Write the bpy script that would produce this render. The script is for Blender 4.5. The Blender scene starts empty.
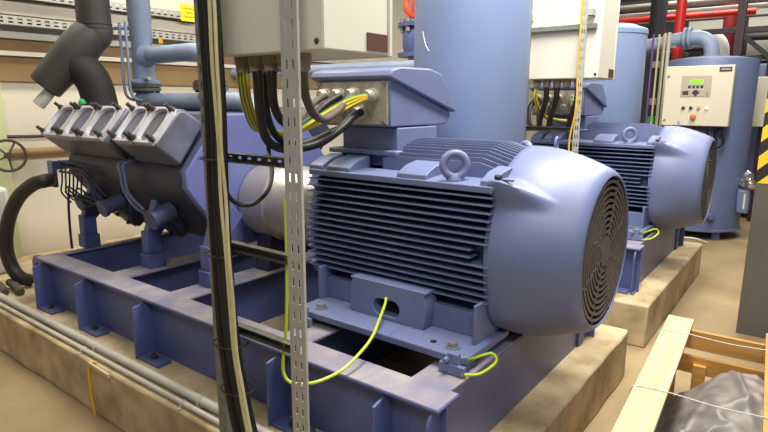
import bpy, bmesh, math, random
from mathutils import Vector, Matrix
random.seed(7)
scene = bpy.context.scene
COL = scene.collection
PI = math.pi

# ------------------------------------------------------------------ camera, world, lights, exposure
F_PX = 568.0
yaw, pitch, roll = math.radians(127.2), math.radians(-11.5), math.radians(.15)
cam_d = bpy.data.cameras.new('camera')
cam_d.sensor_width = 36.0
cam_d.lens = F_PX / 768 * 36.0
cam_d.clip_start = .05
cam = bpy.data.objects.new('camera', cam_d)
COL.objects.link(cam)
_f = Vector((math.cos(yaw) * math.cos(pitch), math.sin(yaw) * math.cos(pitch), math.sin(pitch)))
_r = Vector((math.sin(yaw), -math.cos(yaw), 0))
_u = _r.cross(_f)
_r2 = math.cos(roll) * _r + math.sin(roll) * _u
_u2 = -math.sin(roll) * _r + math.cos(roll) * _u
_m = Matrix((_r2, _u2, -_f)).transposed().to_4x4()
_m.translation = Vector((0, 0, 1.65))
cam.matrix_world = _m
scene.camera = cam

world = bpy.data.worlds.new('world')
scene.world = world
world.use_nodes = True
world.node_tree.nodes['Background'].inputs[0].default_value = (.80, .88, 1.0, 1)
world.node_tree.nodes['Background'].inputs[1].default_value = .07

def area(name, loc, sx, sy, power, color=(1, .93, .78), aim=None):
    d = bpy.data.lights.new(name, 'AREA')
    d.shape = 'RECTANGLE'; d.size = sx; d.size_y = sy; d.energy = power; d.color = color
    o = bpy.data.objects.new(name, d); COL.objects.link(o)
    o.location = loc
    if aim is not None:
        o.rotation_euler = (Vector(aim) - Vector(loc)).to_track_quat('-Z', 'Y').to_euler()
    return o
area('ceiling_tube_light', (-.7, 2.5, 4.3), .6, 2.6, 215, (1, .95, .87))
area('ceiling_tube_light', (-.5, 5.6, 4.3), .8, 2.4, 135, (1, .94, .83))
area('ceiling_tube_light', (-4.5, 2.2, 4.3), .6, 2.6, 110, (1, .93, .80))
area('ceiling_tube_light', (-1.2, 9.6, 4.4), 2.6, .6, 120, (1, .94, .82))
area('ceiling_tube_light', (.6, -1.2, 4.3), 2.0, .5, 70, (1, .95, .87), aim=(-.9, 1.6, 1.2))
area('right_fill_light', (2.6, 1.4, 2.6), 2.0, 2.0, 16, (.90, .95, 1.0), aim=(-1.2, 2.4, .9))  # soft fill from the right; source unseen, no window built

vs = scene.view_settings
vs.view_transform = 'Standard'
vs.look = 'None'
vs.gamma = 1.0
vs.use_curve_mapping = False
vs.exposure = .35

# ------------------------------------------------------------------ materials
def srgb(r, g, b):
    f = lambda c: (c / 255 / 12.92) if c / 255 <= .04045 else ((c / 255 + .055) / 1.055) ** 2.4
    return (f(r), f(g), f(b), 1)

def mat(name, col, rough=.5, metal=0.0, vary=.0, scale=8.0, col2=None, bump=0.0, detail=5.0, emit=None, emit_s=1.0, spec=.5):
    m = bpy.data.materials.new(name); m.use_nodes = True
    nt = m.node_tree; b = nt.nodes['Principled BSDF']
    b.inputs['Base Color'].default_value = col
    b.inputs['Roughness'].default_value = rough
    b.inputs['Metallic'].default_value = metal
    b.inputs['Specular IOR Level'].default_value = spec
    if col2 is None and vary:
        col2 = tuple(min(1, c * (1 - vary)) for c in col[:3]) + (1,)
    if col2 is not None or bump:
        tc = nt.nodes.new('ShaderNodeTexCoord')
        nz = nt.nodes.new('ShaderNodeTexNoise')
        nz.inputs['Scale'].default_value = scale
        nz.inputs['Detail'].default_value = detail
        nt.links.new(tc.outputs['Object'], nz.inputs['Vector'])
        if col2 is not None:
            rp = nt.nodes.new('ShaderNodeValToRGB')
            rp.color_ramp.elements[0].position = .35; rp.color_ramp.elements[0].color = col
            rp.color_ramp.elements[1].position = .68; rp.color_ramp.elements[1].color = col2
            nt.links.new(nz.outputs['Fac'], rp.inputs['Fac'])
            nt.links.new(rp.outputs['Color'], b.inputs['Base Color'])
        if bump:
            bp = nt.nodes.new('ShaderNodeBump'); bp.inputs['Strength'].default_value = bump
            bp.inputs['Distance'].default_value = .01
            nt.links.new(nz.outputs['Fac'], bp.inputs['Height'])
            nt.links.new(bp.outputs['Normal'], b.inputs['Normal'])
    if emit:
        b.inputs['Emission Color'].default_value = emit
        b.inputs['Emission Strength'].default_value = emit_s
    return m

def wood_mat(name, c1, c2, axis_scale=(40, 2.5, 40)):
    m = bpy.data.materials.new(name); m.use_nodes = True
    nt = m.node_tree; b = nt.nodes['Principled BSDF']; b.inputs['Roughness'].default_value = .75
    tc = nt.nodes.new('ShaderNodeTexCoord'); mp = nt.nodes.new('ShaderNodeMapping')
    mp.inputs['Scale'].default_value = axis_scale
    nz = nt.nodes.new('ShaderNodeTexNoise'); nz.inputs['Scale'].default_value = 1.0; nz.inputs['Detail'].default_value = 6
    rp = nt.nodes.new('ShaderNodeValToRGB')
    rp.color_ramp.elements[0].position = .3; rp.color_ramp.elements[0].color = c1
    rp.color_ramp.elements[1].position = .7; rp.color_ramp.elements[1].color = c2
    nt.links.new(tc.outputs['Object'], mp.inputs['Vector']); nt.links.new(mp.outputs['Vector'], nz.inputs['Vector'])
    nt.links.new(nz.outputs['Fac'], rp.inputs['Fac']); nt.links.new(rp.outputs['Color'], b.inputs['Base Color'])
    return m

def stripe_mat(name, c1, c2, direction, period, rough=.5, duty=.5):
    """diagonal or lengthwise stripes in object space"""
    m = bpy.data.materials.new(name); m.use_nodes = True
    nt = m.node_tree; b = nt.nodes['Principled BSDF']; b.inputs['Roughness'].default_value = rough
    tc = nt.nodes.new('ShaderNodeTexCoord'); dt = nt.nodes.new('ShaderNodeVectorMath'); dt.operation = 'DOT_PRODUCT'
    dt.inputs[1].default_value = tuple(d / period for d in direction)
    fr = nt.nodes.new('ShaderNodeMath'); fr.operation = 'FRACT'
    gt = nt.nodes.new('ShaderNodeMath'); gt.operation = 'GREATER_THAN'; gt.inputs[1].default_value = duty
    mx = nt.nodes.new('ShaderNodeMix'); mx.data_type = 'RGBA'
    mx.inputs[6].default_value = c1; mx.inputs[7].default_value = c2
    nt.links.new(tc.outputs['Object'], dt.inputs[0]); nt.links.new(dt.outputs['Value'], fr.inputs[0])
    nt.links.new(fr.outputs[0], gt.inputs[0]); nt.links.new(gt.outputs[0], mx.inputs[0])
    nt.links.new(mx.outputs[2], b.inputs['Base Color'])
    return m

M = {}
M['paint'] = mat('blue_grey_paint', srgb(108, 119, 158), .45, 0, .10, 3)
M['paint_pale'] = mat('pale_blue_paint', srgb(130, 148, 186), .45, 0, .06, 2)
M['paint_deep'] = mat('deep_blue_paint', srgb(86, 97, 150), .42, 0, .16, 4)
M['paint_dusty'] = mat('dusty_blue_paint', srgb(120, 118, 142), .7, 0, 0, 6, srgb(156, 150, 148))
M['paint_web'] = mat('grey_blue_web_paint', srgb(104, 110, 146), .4, 0, .10, 3)
M['paint_dark'] = mat('shaded_dark_blue_paint', srgb(46, 51, 72), .5, 0, .4, 6)  # dark blue paint, deepened further for the shade on the compressor flank
M['head'] = mat('grey_head_metal', srgb(186, 186, 192), .55, .05, .2, 14)
M['head_blue'] = mat('head_recess_paint', srgb(122, 132, 182), .5, 0, .2, 12)
M['pipe'] = mat('grey_blue_pipe_paint', srgb(138, 153, 178), .5, 0, .15, 6)
M['pipe_oily'] = mat('oily_flange', srgb(92, 94, 88), .5, 0, .3, 10)
M['concrete'] = mat('plinth_concrete', srgb(204, 186, 150), .9, 0, 0, 4.5, srgb(152, 132, 98), .4, 9)
M['floor'] = mat('floor_concrete', srgb(170, 150, 112), .7, 0, 0, 1.3, srgb(134, 114, 80), .15)
M['wall'] = mat('cream_wall', srgb(226, 218, 200), .9, 0, .06, 1.5)
M['wall_far'] = mat('far_wall', srgb(206, 200, 184), .9, 0, .25, 1.2)
M['cabinet'] = mat('cream_cabinet_paint', srgb(222, 220, 206), .5, 0, .03, 2)
M['panel_cream'] = mat('warm_cream_panel', srgb(212, 206, 186), .5, 0, .03, 2)
M['brass'] = mat('tan_gland_plastic', srgb(150, 138, 118), .6, 0, .2, 20)
M['galv'] = mat('galvanised_steel', srgb(182, 182, 174), .55, .15, .12, 30)
M['galv_dark'] = mat('dull_galvanised_steel', srgb(134, 136, 128), .55, .2, .25, 30)
M['rung_steel'] = mat('shaded_oily_rung_steel', srgb(104, 104, 92), .45, .4, .2, 30)  # steel colour darkened for oil and for shade inside the channel
M['stain'] = mat('brushed_plate_steel', srgb(190, 184, 166), .42, .2, .3, 25)
M['guard'] = mat('guard_steel', srgb(200, 194, 184), .38, .6, .08, 10)
M['black'] = mat('black_rubber', srgb(30, 29, 28), .5, 0, .2, 20)
M['black_hose'] = mat('black_hose', srgb(42, 40, 36), .55, 0, .3, 40, bump=.4)
M['brown_cable'] = mat('dusty_brown_cable', srgb(92, 80, 70), .6, 0, .3, 25)
M['cream_cable'] = mat('cream_cable', srgb(206, 196, 150), .6, 0, .12, 20)
M['yellow_cable'] = mat('yellow_cable', srgb(222, 182, 40), .5)
M['gy'] = mat('yellow_earth_cable', srgb(228, 196, 36), .45)
M['gy_bright'] = mat('yellow_green_wire', srgb(186, 206, 40), .4)
M['green_line'] = mat('green_cable_stripe', srgb(40, 130, 60), .45)
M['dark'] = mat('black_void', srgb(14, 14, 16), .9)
M['bolt'] = mat('dark_bolt_steel', srgb(70, 66, 64), .5, .4)
M['bolt_l'] = mat('bright_bolt_steel', srgb(150, 150, 155), .4, .6)
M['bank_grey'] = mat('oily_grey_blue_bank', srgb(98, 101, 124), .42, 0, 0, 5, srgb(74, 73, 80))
M['soot'] = mat('black_lagging', srgb(60, 59, 57), .55, 0, .3, 5)
M['paint_end'] = mat('end_housing_paint', srgb(98, 106, 160), .45, 0, .1, 4)
M['paint_cap'] = mat('dull_blue_cap_paint', srgb(78, 85, 120), .5, 0, .2, 6)
M['vessel'] = mat('vessel_paint', srgb(96, 110, 146), .5, 0, .08, 2)
M['soot_end'] = mat('dark_lagging_end', srgb(40, 39, 38), .7)
M['conduit'] = mat('grey_conduit', srgb(188, 184, 172), .5, 0, .12, 12)
M['sign'] = mat('yellow_sign', srgb(246, 226, 40), .5)
M['ink'] = mat('sign_ink', srgb(130, 110, 40), .6)
M['maroon'] = mat('maroon_nameplate', srgb(92, 56, 52), .6)
M['red'] = mat('red_pipe_paint', srgb(208, 34, 30), .4, 0, .1, 4)
M['darkred'] = mat('dark_red_pipe_paint', srgb(120, 24, 34), .5)
M['purple'] = mat('dark_purple_steel', srgb(58, 32, 44), .5)
M['violet'] = mat('violet_conduit', srgb(96, 72, 136), .5)
M['brown'] = mat('brown_board', srgb(150, 122, 84), .8, 0, .2, 3)
M['wood'] = wood_mat('pine_board', srgb(204, 190, 158), srgb(184, 162, 122))
M['wood_o'] = wood_mat('orange_pine_board', srgb(206, 156, 84), srgb(178, 126, 60), (2.5, 40, 40))
M['film'] = mat('black_plastic_film', srgb(132, 126, 120), .45, 0, .35, 14)
M['strap'] = mat('clear_strap', srgb(206, 206, 200), .3)
M['hazard'] = stripe_mat('hazard_stripes', srgb(238, 194, 40), srgb(34, 30, 28), (-.707, 0, .707), .135, .6, .5)
M['column'] = mat('grey_brown_steel', srgb(96, 90, 82), .7, 0, .2, 3)
M['lcd'] = mat('green_lcd', srgb(120, 200, 40), .4, emit=srgb(120, 230, 30), emit_s=.8)
M['grey_p'] = mat('grey_panel', srgb(176, 166, 152), .5)
M['btn_o'] = mat('orange_button', srgb(224, 110, 40), .4)
M['lamp_l'] = mat('lit_lamp', srgb(255, 220, 170), .4, emit=srgb(255, 190, 120), emit_s=2.0)
M['btn_y'] = mat('amber_button', srgb(214, 160, 40), .4)
M['btn_k'] = mat('black_button', srgb(40, 40, 44), .4)
M['btn_g'] = mat('green_button', srgb(60, 190, 80), .4)
M['plaque'] = mat('dark_plaque', srgb(60, 48, 52), .5)
M['grille'] = mat('grey_grille', srgb(104, 102, 98), .5, .1, .1, 20)
M['chrome'] = mat('chrome', srgb(210, 210, 212), .2, .9)
M['handle_g'] = mat('green_handle', srgb(40, 160, 90), .5)
M['orange'] = mat('orange_red_paint', srgb(226, 74, 30), .45)
M['rust'] = mat('rusty_wheel', srgb(88, 72, 60), .8, 0, .3, 20)
M['pale_green'] = mat('pale_green_paint', srgb(206, 212, 166), .7)
M['rack_dark'] = mat('dark_machine_paint', srgb(44, 46, 52), .6, 0, .3, 3)
M['grey_box'] = mat('light_grey_box', srgb(206, 208, 200), .6)

# ------------------------------------------------------------------ mesh builder
class MB:
    def __init__(s): s.v = []; s.f = []; s.sm = []
    def add(s, vs, fs, smooth=False):
        n = len(s.v); s.v += [Vector(v) for v in vs]
        for f in fs: s.f.append(tuple(i + n for i in f)); s.sm.append(smooth)
        return s
    def box(s, x0, x1, y0, y1, z0, z1):
        x0, x1 = sorted((x0, x1)); y0, y1 = sorted((y0, y1)); z0, z1 = sorted((z0, z1))
        v = [(x0, y0, z0), (x1, y0, z0), (x1, y1, z0), (x0, y1, z0), (x0, y0, z1), (x1, y0, z1), (x1, y1, z1), (x0, y1, z1)]
        return s.add(v, [(3, 2, 1, 0), (4, 5, 6, 7), (0, 1, 5, 4), (1, 2, 6, 5), (2, 3, 7, 6), (3, 0, 4, 7)])
    def obox(s, c, ax, ay, az):
        """oriented box: centre plus three half axis vectors"""
        c, ax, ay, az = map(Vector, (c, ax, ay, az))
        if ax.cross(ay).dot(az) < 0: ax = -ax
        v = [c + i * ax + j * ay + k * az for k in (-1, 1) for i, j in ((-1, -1), (1, -1), (1, 1), (-1, 1))]
        return s.add(v, [(3, 2, 1, 0), (4, 5, 6, 7), (0, 1, 5, 4), (1, 2, 6, 5), (2, 3, 7, 6), (3, 0, 4, 7)])
    def prism(s, poly, axis, a, b, smooth=False):
        """polygon in the plane normal to axis, swept from a to b. axis x: (y,z); y: (x,z); z: (x,y)"""
        def P(p, t): return {'x': (t, p[0], p[1]), 'y': (p[0], t, p[1]), 'z': (p[0], p[1], t)}[axis]
        ar = sum(poly[i][0] * poly[(i + 1) % len(poly)][1] - poly[(i + 1) % len(poly)][0] * poly[i][1] for i in range(len(poly)))
        if (ar < 0) != (axis == 'y'): poly = poly[::-1]
        a, b = sorted((a, b)); n = len(poly)
        v = [P(p, a) for p in poly] + [P(p, b) for p in poly]
        s.add(v, [tuple(range(n - 1, -1, -1)), tuple(range(n, 2 * n))])
        k = len(s.v) - 2 * n
        for i in range(n):
            j = (i + 1) % n; s.f.append((k + i, k + j, k + n + j, k + n + i)); s.sm.append(smooth)
        return s
    def lathe(s, prof, o, d, n=28, caps=True):
        """profile of (radius, height along d)"""
        o = Vector(o); d = Vector(d).normalized()
        a = d.orthogonal().normalized(); b = d.cross(a)
        v = []; f = []
        for r, h in prof:
            for k in range(n):
                t = 2 * PI * k / n; v.append(o + d * h + (a * math.cos(t) + b * math.sin(t)) * r)
        for i in range(len(prof) - 1):
            for k in range(n):
                q = (k + 1) % n; f.append((i * n + k, i * n + q, (i + 1) * n + q, (i + 1) * n + k))
        s.add(v, f, True)
        if caps:
            m = len(s.v) - len(v); L = len(prof)
            s.f.append(tuple(m + k for k in range(n - 1, -1, -1))); s.sm.append(False)
            s.f.append(tuple(m + (L - 1) * n + k for k in range(n))); s.sm.append(False)
        return s
    def cyl(s, p0, p1, r, r1=None, n=20):
        p0 = Vector(p0); p1 = Vector(p1); h = (p1 - p0).length
        return s.lathe([(r, 0), (r if r1 is None else r1, h)], p0, p1 - p0, n)
    def tube(s, pts, r, n=10, sub=6, closed=False):
        P = [Vector(p) for p in pts]
        if sub > 1 and len(P) > 2:
            Q = []; L = len(P); rng = range(L if closed else L - 1)
            for i in rng:
                p0 = P[(i - 1) % L] if (closed or i > 0) else 2 * P[0] - P[1]
                p1 = P[i]; p2 = P[(i + 1) % L]
                p3 = P[(i + 2) % L] if (closed or i + 2 < L) else 2 * P[-1] - P[-2]
                for k in range(sub):
                    t = k / sub
                    Q.append(.5 * (2 * p1 + (p2 - p0) * t + (2 * p0 - 5 * p1 + 4 * p2 - p3) * t * t + (3 * p1 - p0 - 3 * p2 + p3) * t ** 3))
            if not closed: Q.append(P[-1])
            P = Q
        L = len(P); v = []; f = []
        T = []
        for i in range(L):
            if closed: t = P[(i + 1) % L] - P[i - 1]
            else: t = P[min(i + 1, L - 1)] - P[max(i - 1, 0)]
            T.append(t.normalized())
        a = T[0].orthogonal().normalized()
        for i in range(L):
            a = (a - T[i] * a.dot(T[i])).normalized(); b = T[i].cross(a)
            for k in range(n):
                q = 2 * PI * k / n; v.append(P[i] + (a * math.cos(q) + b * math.sin(q)) * r)
        for i in range(L if closed else L - 1):
            j = (i + 1) % L
            for k in range(n):
                q = (k + 1) % n; f.append((i * n + k, i * n + q, j * n + q, j * n + k))
        s.add(v, f, True)
        if not closed:
            m = len(s.v) - len(v)
            s.f.append(tuple(m + k for k in range(n - 1, -1, -1))); s.sm.append(False)
            s.f.append(tuple(m + (L - 1) * n + k for k in range(n))); s.sm.append(False)
        return s
    def torus(s, c, axis, R, r, n=28, m=10):
        c = Vector(c); d = Vector(axis).normalized(); a = d.orthogonal().normalized(); b = d.cross(a)
        return s.tube([c + (a * math.cos(2 * PI * k / n) + b * math.sin(2 * PI * k / n)) * R for k in range(n)], r, m, 1, True)
    def perf(s, o, u, w, nrm, us, ws, holes, th):
        """plate on grid lines us x ws with some cells left open (set of (i, j)), thickness th"""
        o, u, w, nrm = map(Vector, (o, u, w, nrm)); nu, nw = len(us), len(ws)
        for side, off in ((0, Vector((0, 0, 0))), (1, nrm * th)):
            v = [o + u * a + w * b + off for a in us for b in ws]
            f = []
            for i in range(nu - 1):
                for j in range(nw - 1):
                    if (i, j) in holes: continue
                    q = (i * nw + j, (i + 1) * nw + j, (i + 1) * nw + j + 1, i * nw + j + 1)
                    f.append(q if side == 0 else q[::-1])
            s.add(v, f)
        for i, j in holes:
            c = [o + u * us[i] + w * ws[j], o + u * us[i + 1] + w * ws[j], o + u * us[i + 1] + w * ws[j + 1], o + u * us[i] + w * ws[j + 1]]
            s.add(c + [p + nrm * th for p in c], [(0, 1, 5, 4), (1, 2, 6, 5), (2, 3, 7, 6), (3, 0, 4, 7)])
        c = [o + u * us[0] + w * ws[0], o + u * us[-1] + w * ws[0], o + u * us[-1] + w * ws[-1], o + u * us[0] + w * ws[-1]]
        s.add(c + [p + nrm * th for p in c], [(1, 0, 4, 5), (2, 1, 5, 6), (3, 2, 6, 7), (0, 3, 7, 4)])
        return s

ORG = {}
def build(name, mb, material, org, parent=None, bevel=0, sharp=40, segs=2):
    me = bpy.data.meshes.new(name)
    me.from_pydata([tuple(v - org) for v in mb.v], [], mb.f)
    me.polygons.foreach_set('use_smooth', mb.sm)
    bm = bmesh.new(); bm.from_mesh(me)
    bmesh.ops.recalc_face_normals(bm, faces=bm.faces)
    bm.to_mesh(me); bm.free()
    me.set_sharp_from_angle(angle=math.radians(sharp))
    me.materials.append(M[material] if isinstance(material, str) else material)
    o = bpy.data.objects.new(name, me); COL.objects.link(o)
    if parent: o.parent = parent
    if bevel:
        b = o.modifiers.new('bevel', 'BEVEL'); b.width = bevel; b.segments = segs; b.limit_method = 'ANGLE'; b.angle_limit = math.radians(38)
        b.harden_normals = False
    return o
def thing(name, label, cat, loc, group=None):
    o = bpy.data.objects.new(name, None); COL.objects.link(o)
    o.empty_display_size = .1
    o.location = loc; ORG[o] = Vector(loc)
    o['label'] = label; o['category'] = cat
    if group: o['group'] = group
    return o
def part(name, mb, material, parent, bevel=0, label=None, sharp=40, stuff=False):
    root = parent
    while root.parent: root = root.parent
    o = build(name, mb, material, ORG[root], parent, bevel, sharp)
    if label: o['label'] = label
    if stuff: o['kind'] = 'stuff'
    return o
def solo(name, mb, material, label, cat, group=None, bevel=0, sharp=40, kind=None):
    xs = [v.x for v in mb.v]; ys = [v.y for v in mb.v]; zs = [v.z for v in mb.v]
    org = Vector(((min(xs) + max(xs)) / 2, (min(ys) + max(ys)) / 2, min(zs)))
    o = build(name, mb, material, org, None, bevel, sharp); o.location = org; ORG[o] = org
    if label: o['label'] = label
    if cat: o['category'] = cat
    if group: o['group'] = group
    if kind: o['kind'] = kind
    return o
def struct(name, mb, material, label=None):
    return solo(name, mb, material, label, None, kind='structure')
def copy_tree(root, delta, label, parent=None):
    c = root.copy(); COL.objects.link(c)
    if parent is None:
        c.location = root.location + Vector(delta); c['label'] = label
    else: c.parent = parent
    for ch in list(root.children):
        copy_tree(ch, delta, None, c)
    return c
DY = 2.67          # the second machine stands this far behind the first
NEAR, FAR = 'nearer', 'farther'

# ------------------------------------------------------------------ setting
struct('floor', MB().box(-5.6, 3.2, -2.0, 12.2, -.1, 0), 'floor')
struct('wall_left', MB().box(-5.62, -5.47, -2.0, 12.2, 0, 5.0), 'wall')
struct('wall_back', MB().box(-5.47, 3.2, 12.05, 12.2, 0, 5.0), 'wall_far')

def plinth(dy, label):
    mb = MB()
    x0, x1, y0, y1 = -5.46, -.77, 1.275 + dy, 3.46 + dy
    # worn top edge: slightly wandering outline, swept up
    pts = []
    rnd = random.Random(3 + int(dy * 10))
    for i in range(24): pts.append((x0 + (x1 - x0) * i / 24, y0 + rnd.uniform(-.006, .006)))
    for i in range(12): pts.append((x1 + rnd.uniform(-.006, .006), y0 + (y1 - y0) * i / 12))
    pts += [(x1, y1), (x0, y1)]
    mb.prism(pts, 'z', 0.0, .30)
    return solo('concrete_plinth', mb, 'concrete', label, 'plinth', 'machine plinths', bevel=.012)
plinth(0, 'long low concrete plinth carrying the nearer compressor set, pipes along its front edge')
plinth(DY, 'concrete plinth under the farther compressor set, with no pipes on its edge')

# ------------------------------------------------------------------ skid frame
def make_frame():
    t = thing('skid_frame', 'blue steel skid frame on the nearer plinth, under the nearer motor', 'frame', (-2.5, 2.37, .30), 'machine skid frames')
    zb, zt = .30, .63
    yf, yr = 1.548, 3.21
    fb = MB()
    fb.box(-4.02, -.90, yf, yf + .012, zb, zt - .004)
    fb.prism([(1.488, .617), (1.635, .617), (1.635, .63), (1.488, .63)], 'x', -4.02, -.90)
    fb.box(-4.02, -.95, yf + .005, 1.62, zb, zb + .014)
    part('front_beam', fb, 'paint_deep', t, .003, 'deep blue channel beam with a dusty top')
    rb = MB().box(-4.02, -.90, yr, yr + .012, zb, zt - .004)
    rb.box(-4.02, -.90, 3.105, 3.25, .617, zt)
    part('rear_beam', rb, 'paint_deep', t, .003)
    top = MB()
    for (x0, x1) in ((-4.02, -3.96), (-3.30, -3.13), (-2.70, -2.53), (-1.80, -1.635), (-1.112, -.94)):
        m = MB().box(x0, x1, 1.636, 3.104, .616, .6295)
        cm = part('cross_member', m, 'paint_dusty', t, .003)
        part('cross_web', MB().box((x0 + x1) / 2 - .008, (x0 + x1) / 2 + .008, 1.562, 3.208, zb, .6155), 'paint_deep', cm)
        if x1 > -1.0: part('end_web', MB().box(-.952, -.94, 1.562, 3.208, zb, .6155), 'paint_web', cm)
    part('top_dust_plate', MB().box(-4.015, -.905, 1.491, 1.632, .630, .6325), 'paint_dusty', t)
    # gussets, each with its foot plate and anchor bolt
    for i, x in enumerate((-3.95, -3.375, -2.74, -1.70, -1.14, -.93)):
        g = MB()
        if i < 5: pts = [(yf, .302), (1.437, .302), (1.440, .585), (yf, .612)]
        else:
            pts = [(yf, .302), (1.462, .302), (1.462, .54)] + [(1.462 + .05 * (1 - math.cos(a)), .54 + .076 * math.sin(a)) for a in (.4, .8, 1.2, 1.55)] + [(yf, .616)]
        g.prism(pts, 'x', x - .006, x + .006)
        gp = part('gusset', g, 'paint_deep', t, .002)
        fp = part('foot_plate', MB().box(x + .007, x + .19 if i < 5 else x + .02, 1.445, 1.528, .3015, .318), 'paint_deep', t, .003)
        b = MB().cyl((x + .10, 1.485, .318), (x + .10, 1.485, .33), .020, n=6)
        b.cyl((x + .10, 1.485, .33), (x + .10, 1.485, .345), .010, n=10)
        if i < 5: part('anchor_bolt', b, 'bolt', fp)
    # end plate on the motor end, outer edge of the long end member
    part('end_lug', MB().box(-.94, -.925, 3.02, 3.1, zb, .60), 'paint_deep', t, .004)
    lug = MB()
    for k in range(1): pass
    n = 20; ring_o = [(-4.10 + .075 * math.cos(2 * PI * k / n), .545 + .075 * math.sin(2 * PI * k / n)) for k in range(n)]
    ring_i = [(-4.10 + .028 * math.cos(2 * PI * k / n), .545 + .028 * math.sin(2 * PI * k / n)) for k in range(n)]
    v = [(x, 1.525, z) for x, z in ring_o] + [(x, 1.525, z) for x, z in ring_i] + [(x, 1.55, z) for x, z in ring_o] + [(x, 1.55, z) for x, z in ring_i]
    f = []
    for k in range(n):
        q = (k + 1) % n
        f += [(k, q, n + q, n + k), (2 * n + q, 2 * n + k, 3 * n + k, 3 * n + q), (k, 2 * n + k, 2 * n + q, q), (n + q, 3 * n + q, 3 * n + k, n + k)]
    lug.add(v, f); lug.box(-4.05, -3.98, 1.525, 1.55, .47, .62)
    part('lifting_lug', lug, 'paint_deep', t)
    return t
frame = make_frame()
copy_tree(frame, (0, DY, 0), 'blue steel skid frame on the farther plinth, under the farther motor')

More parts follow.
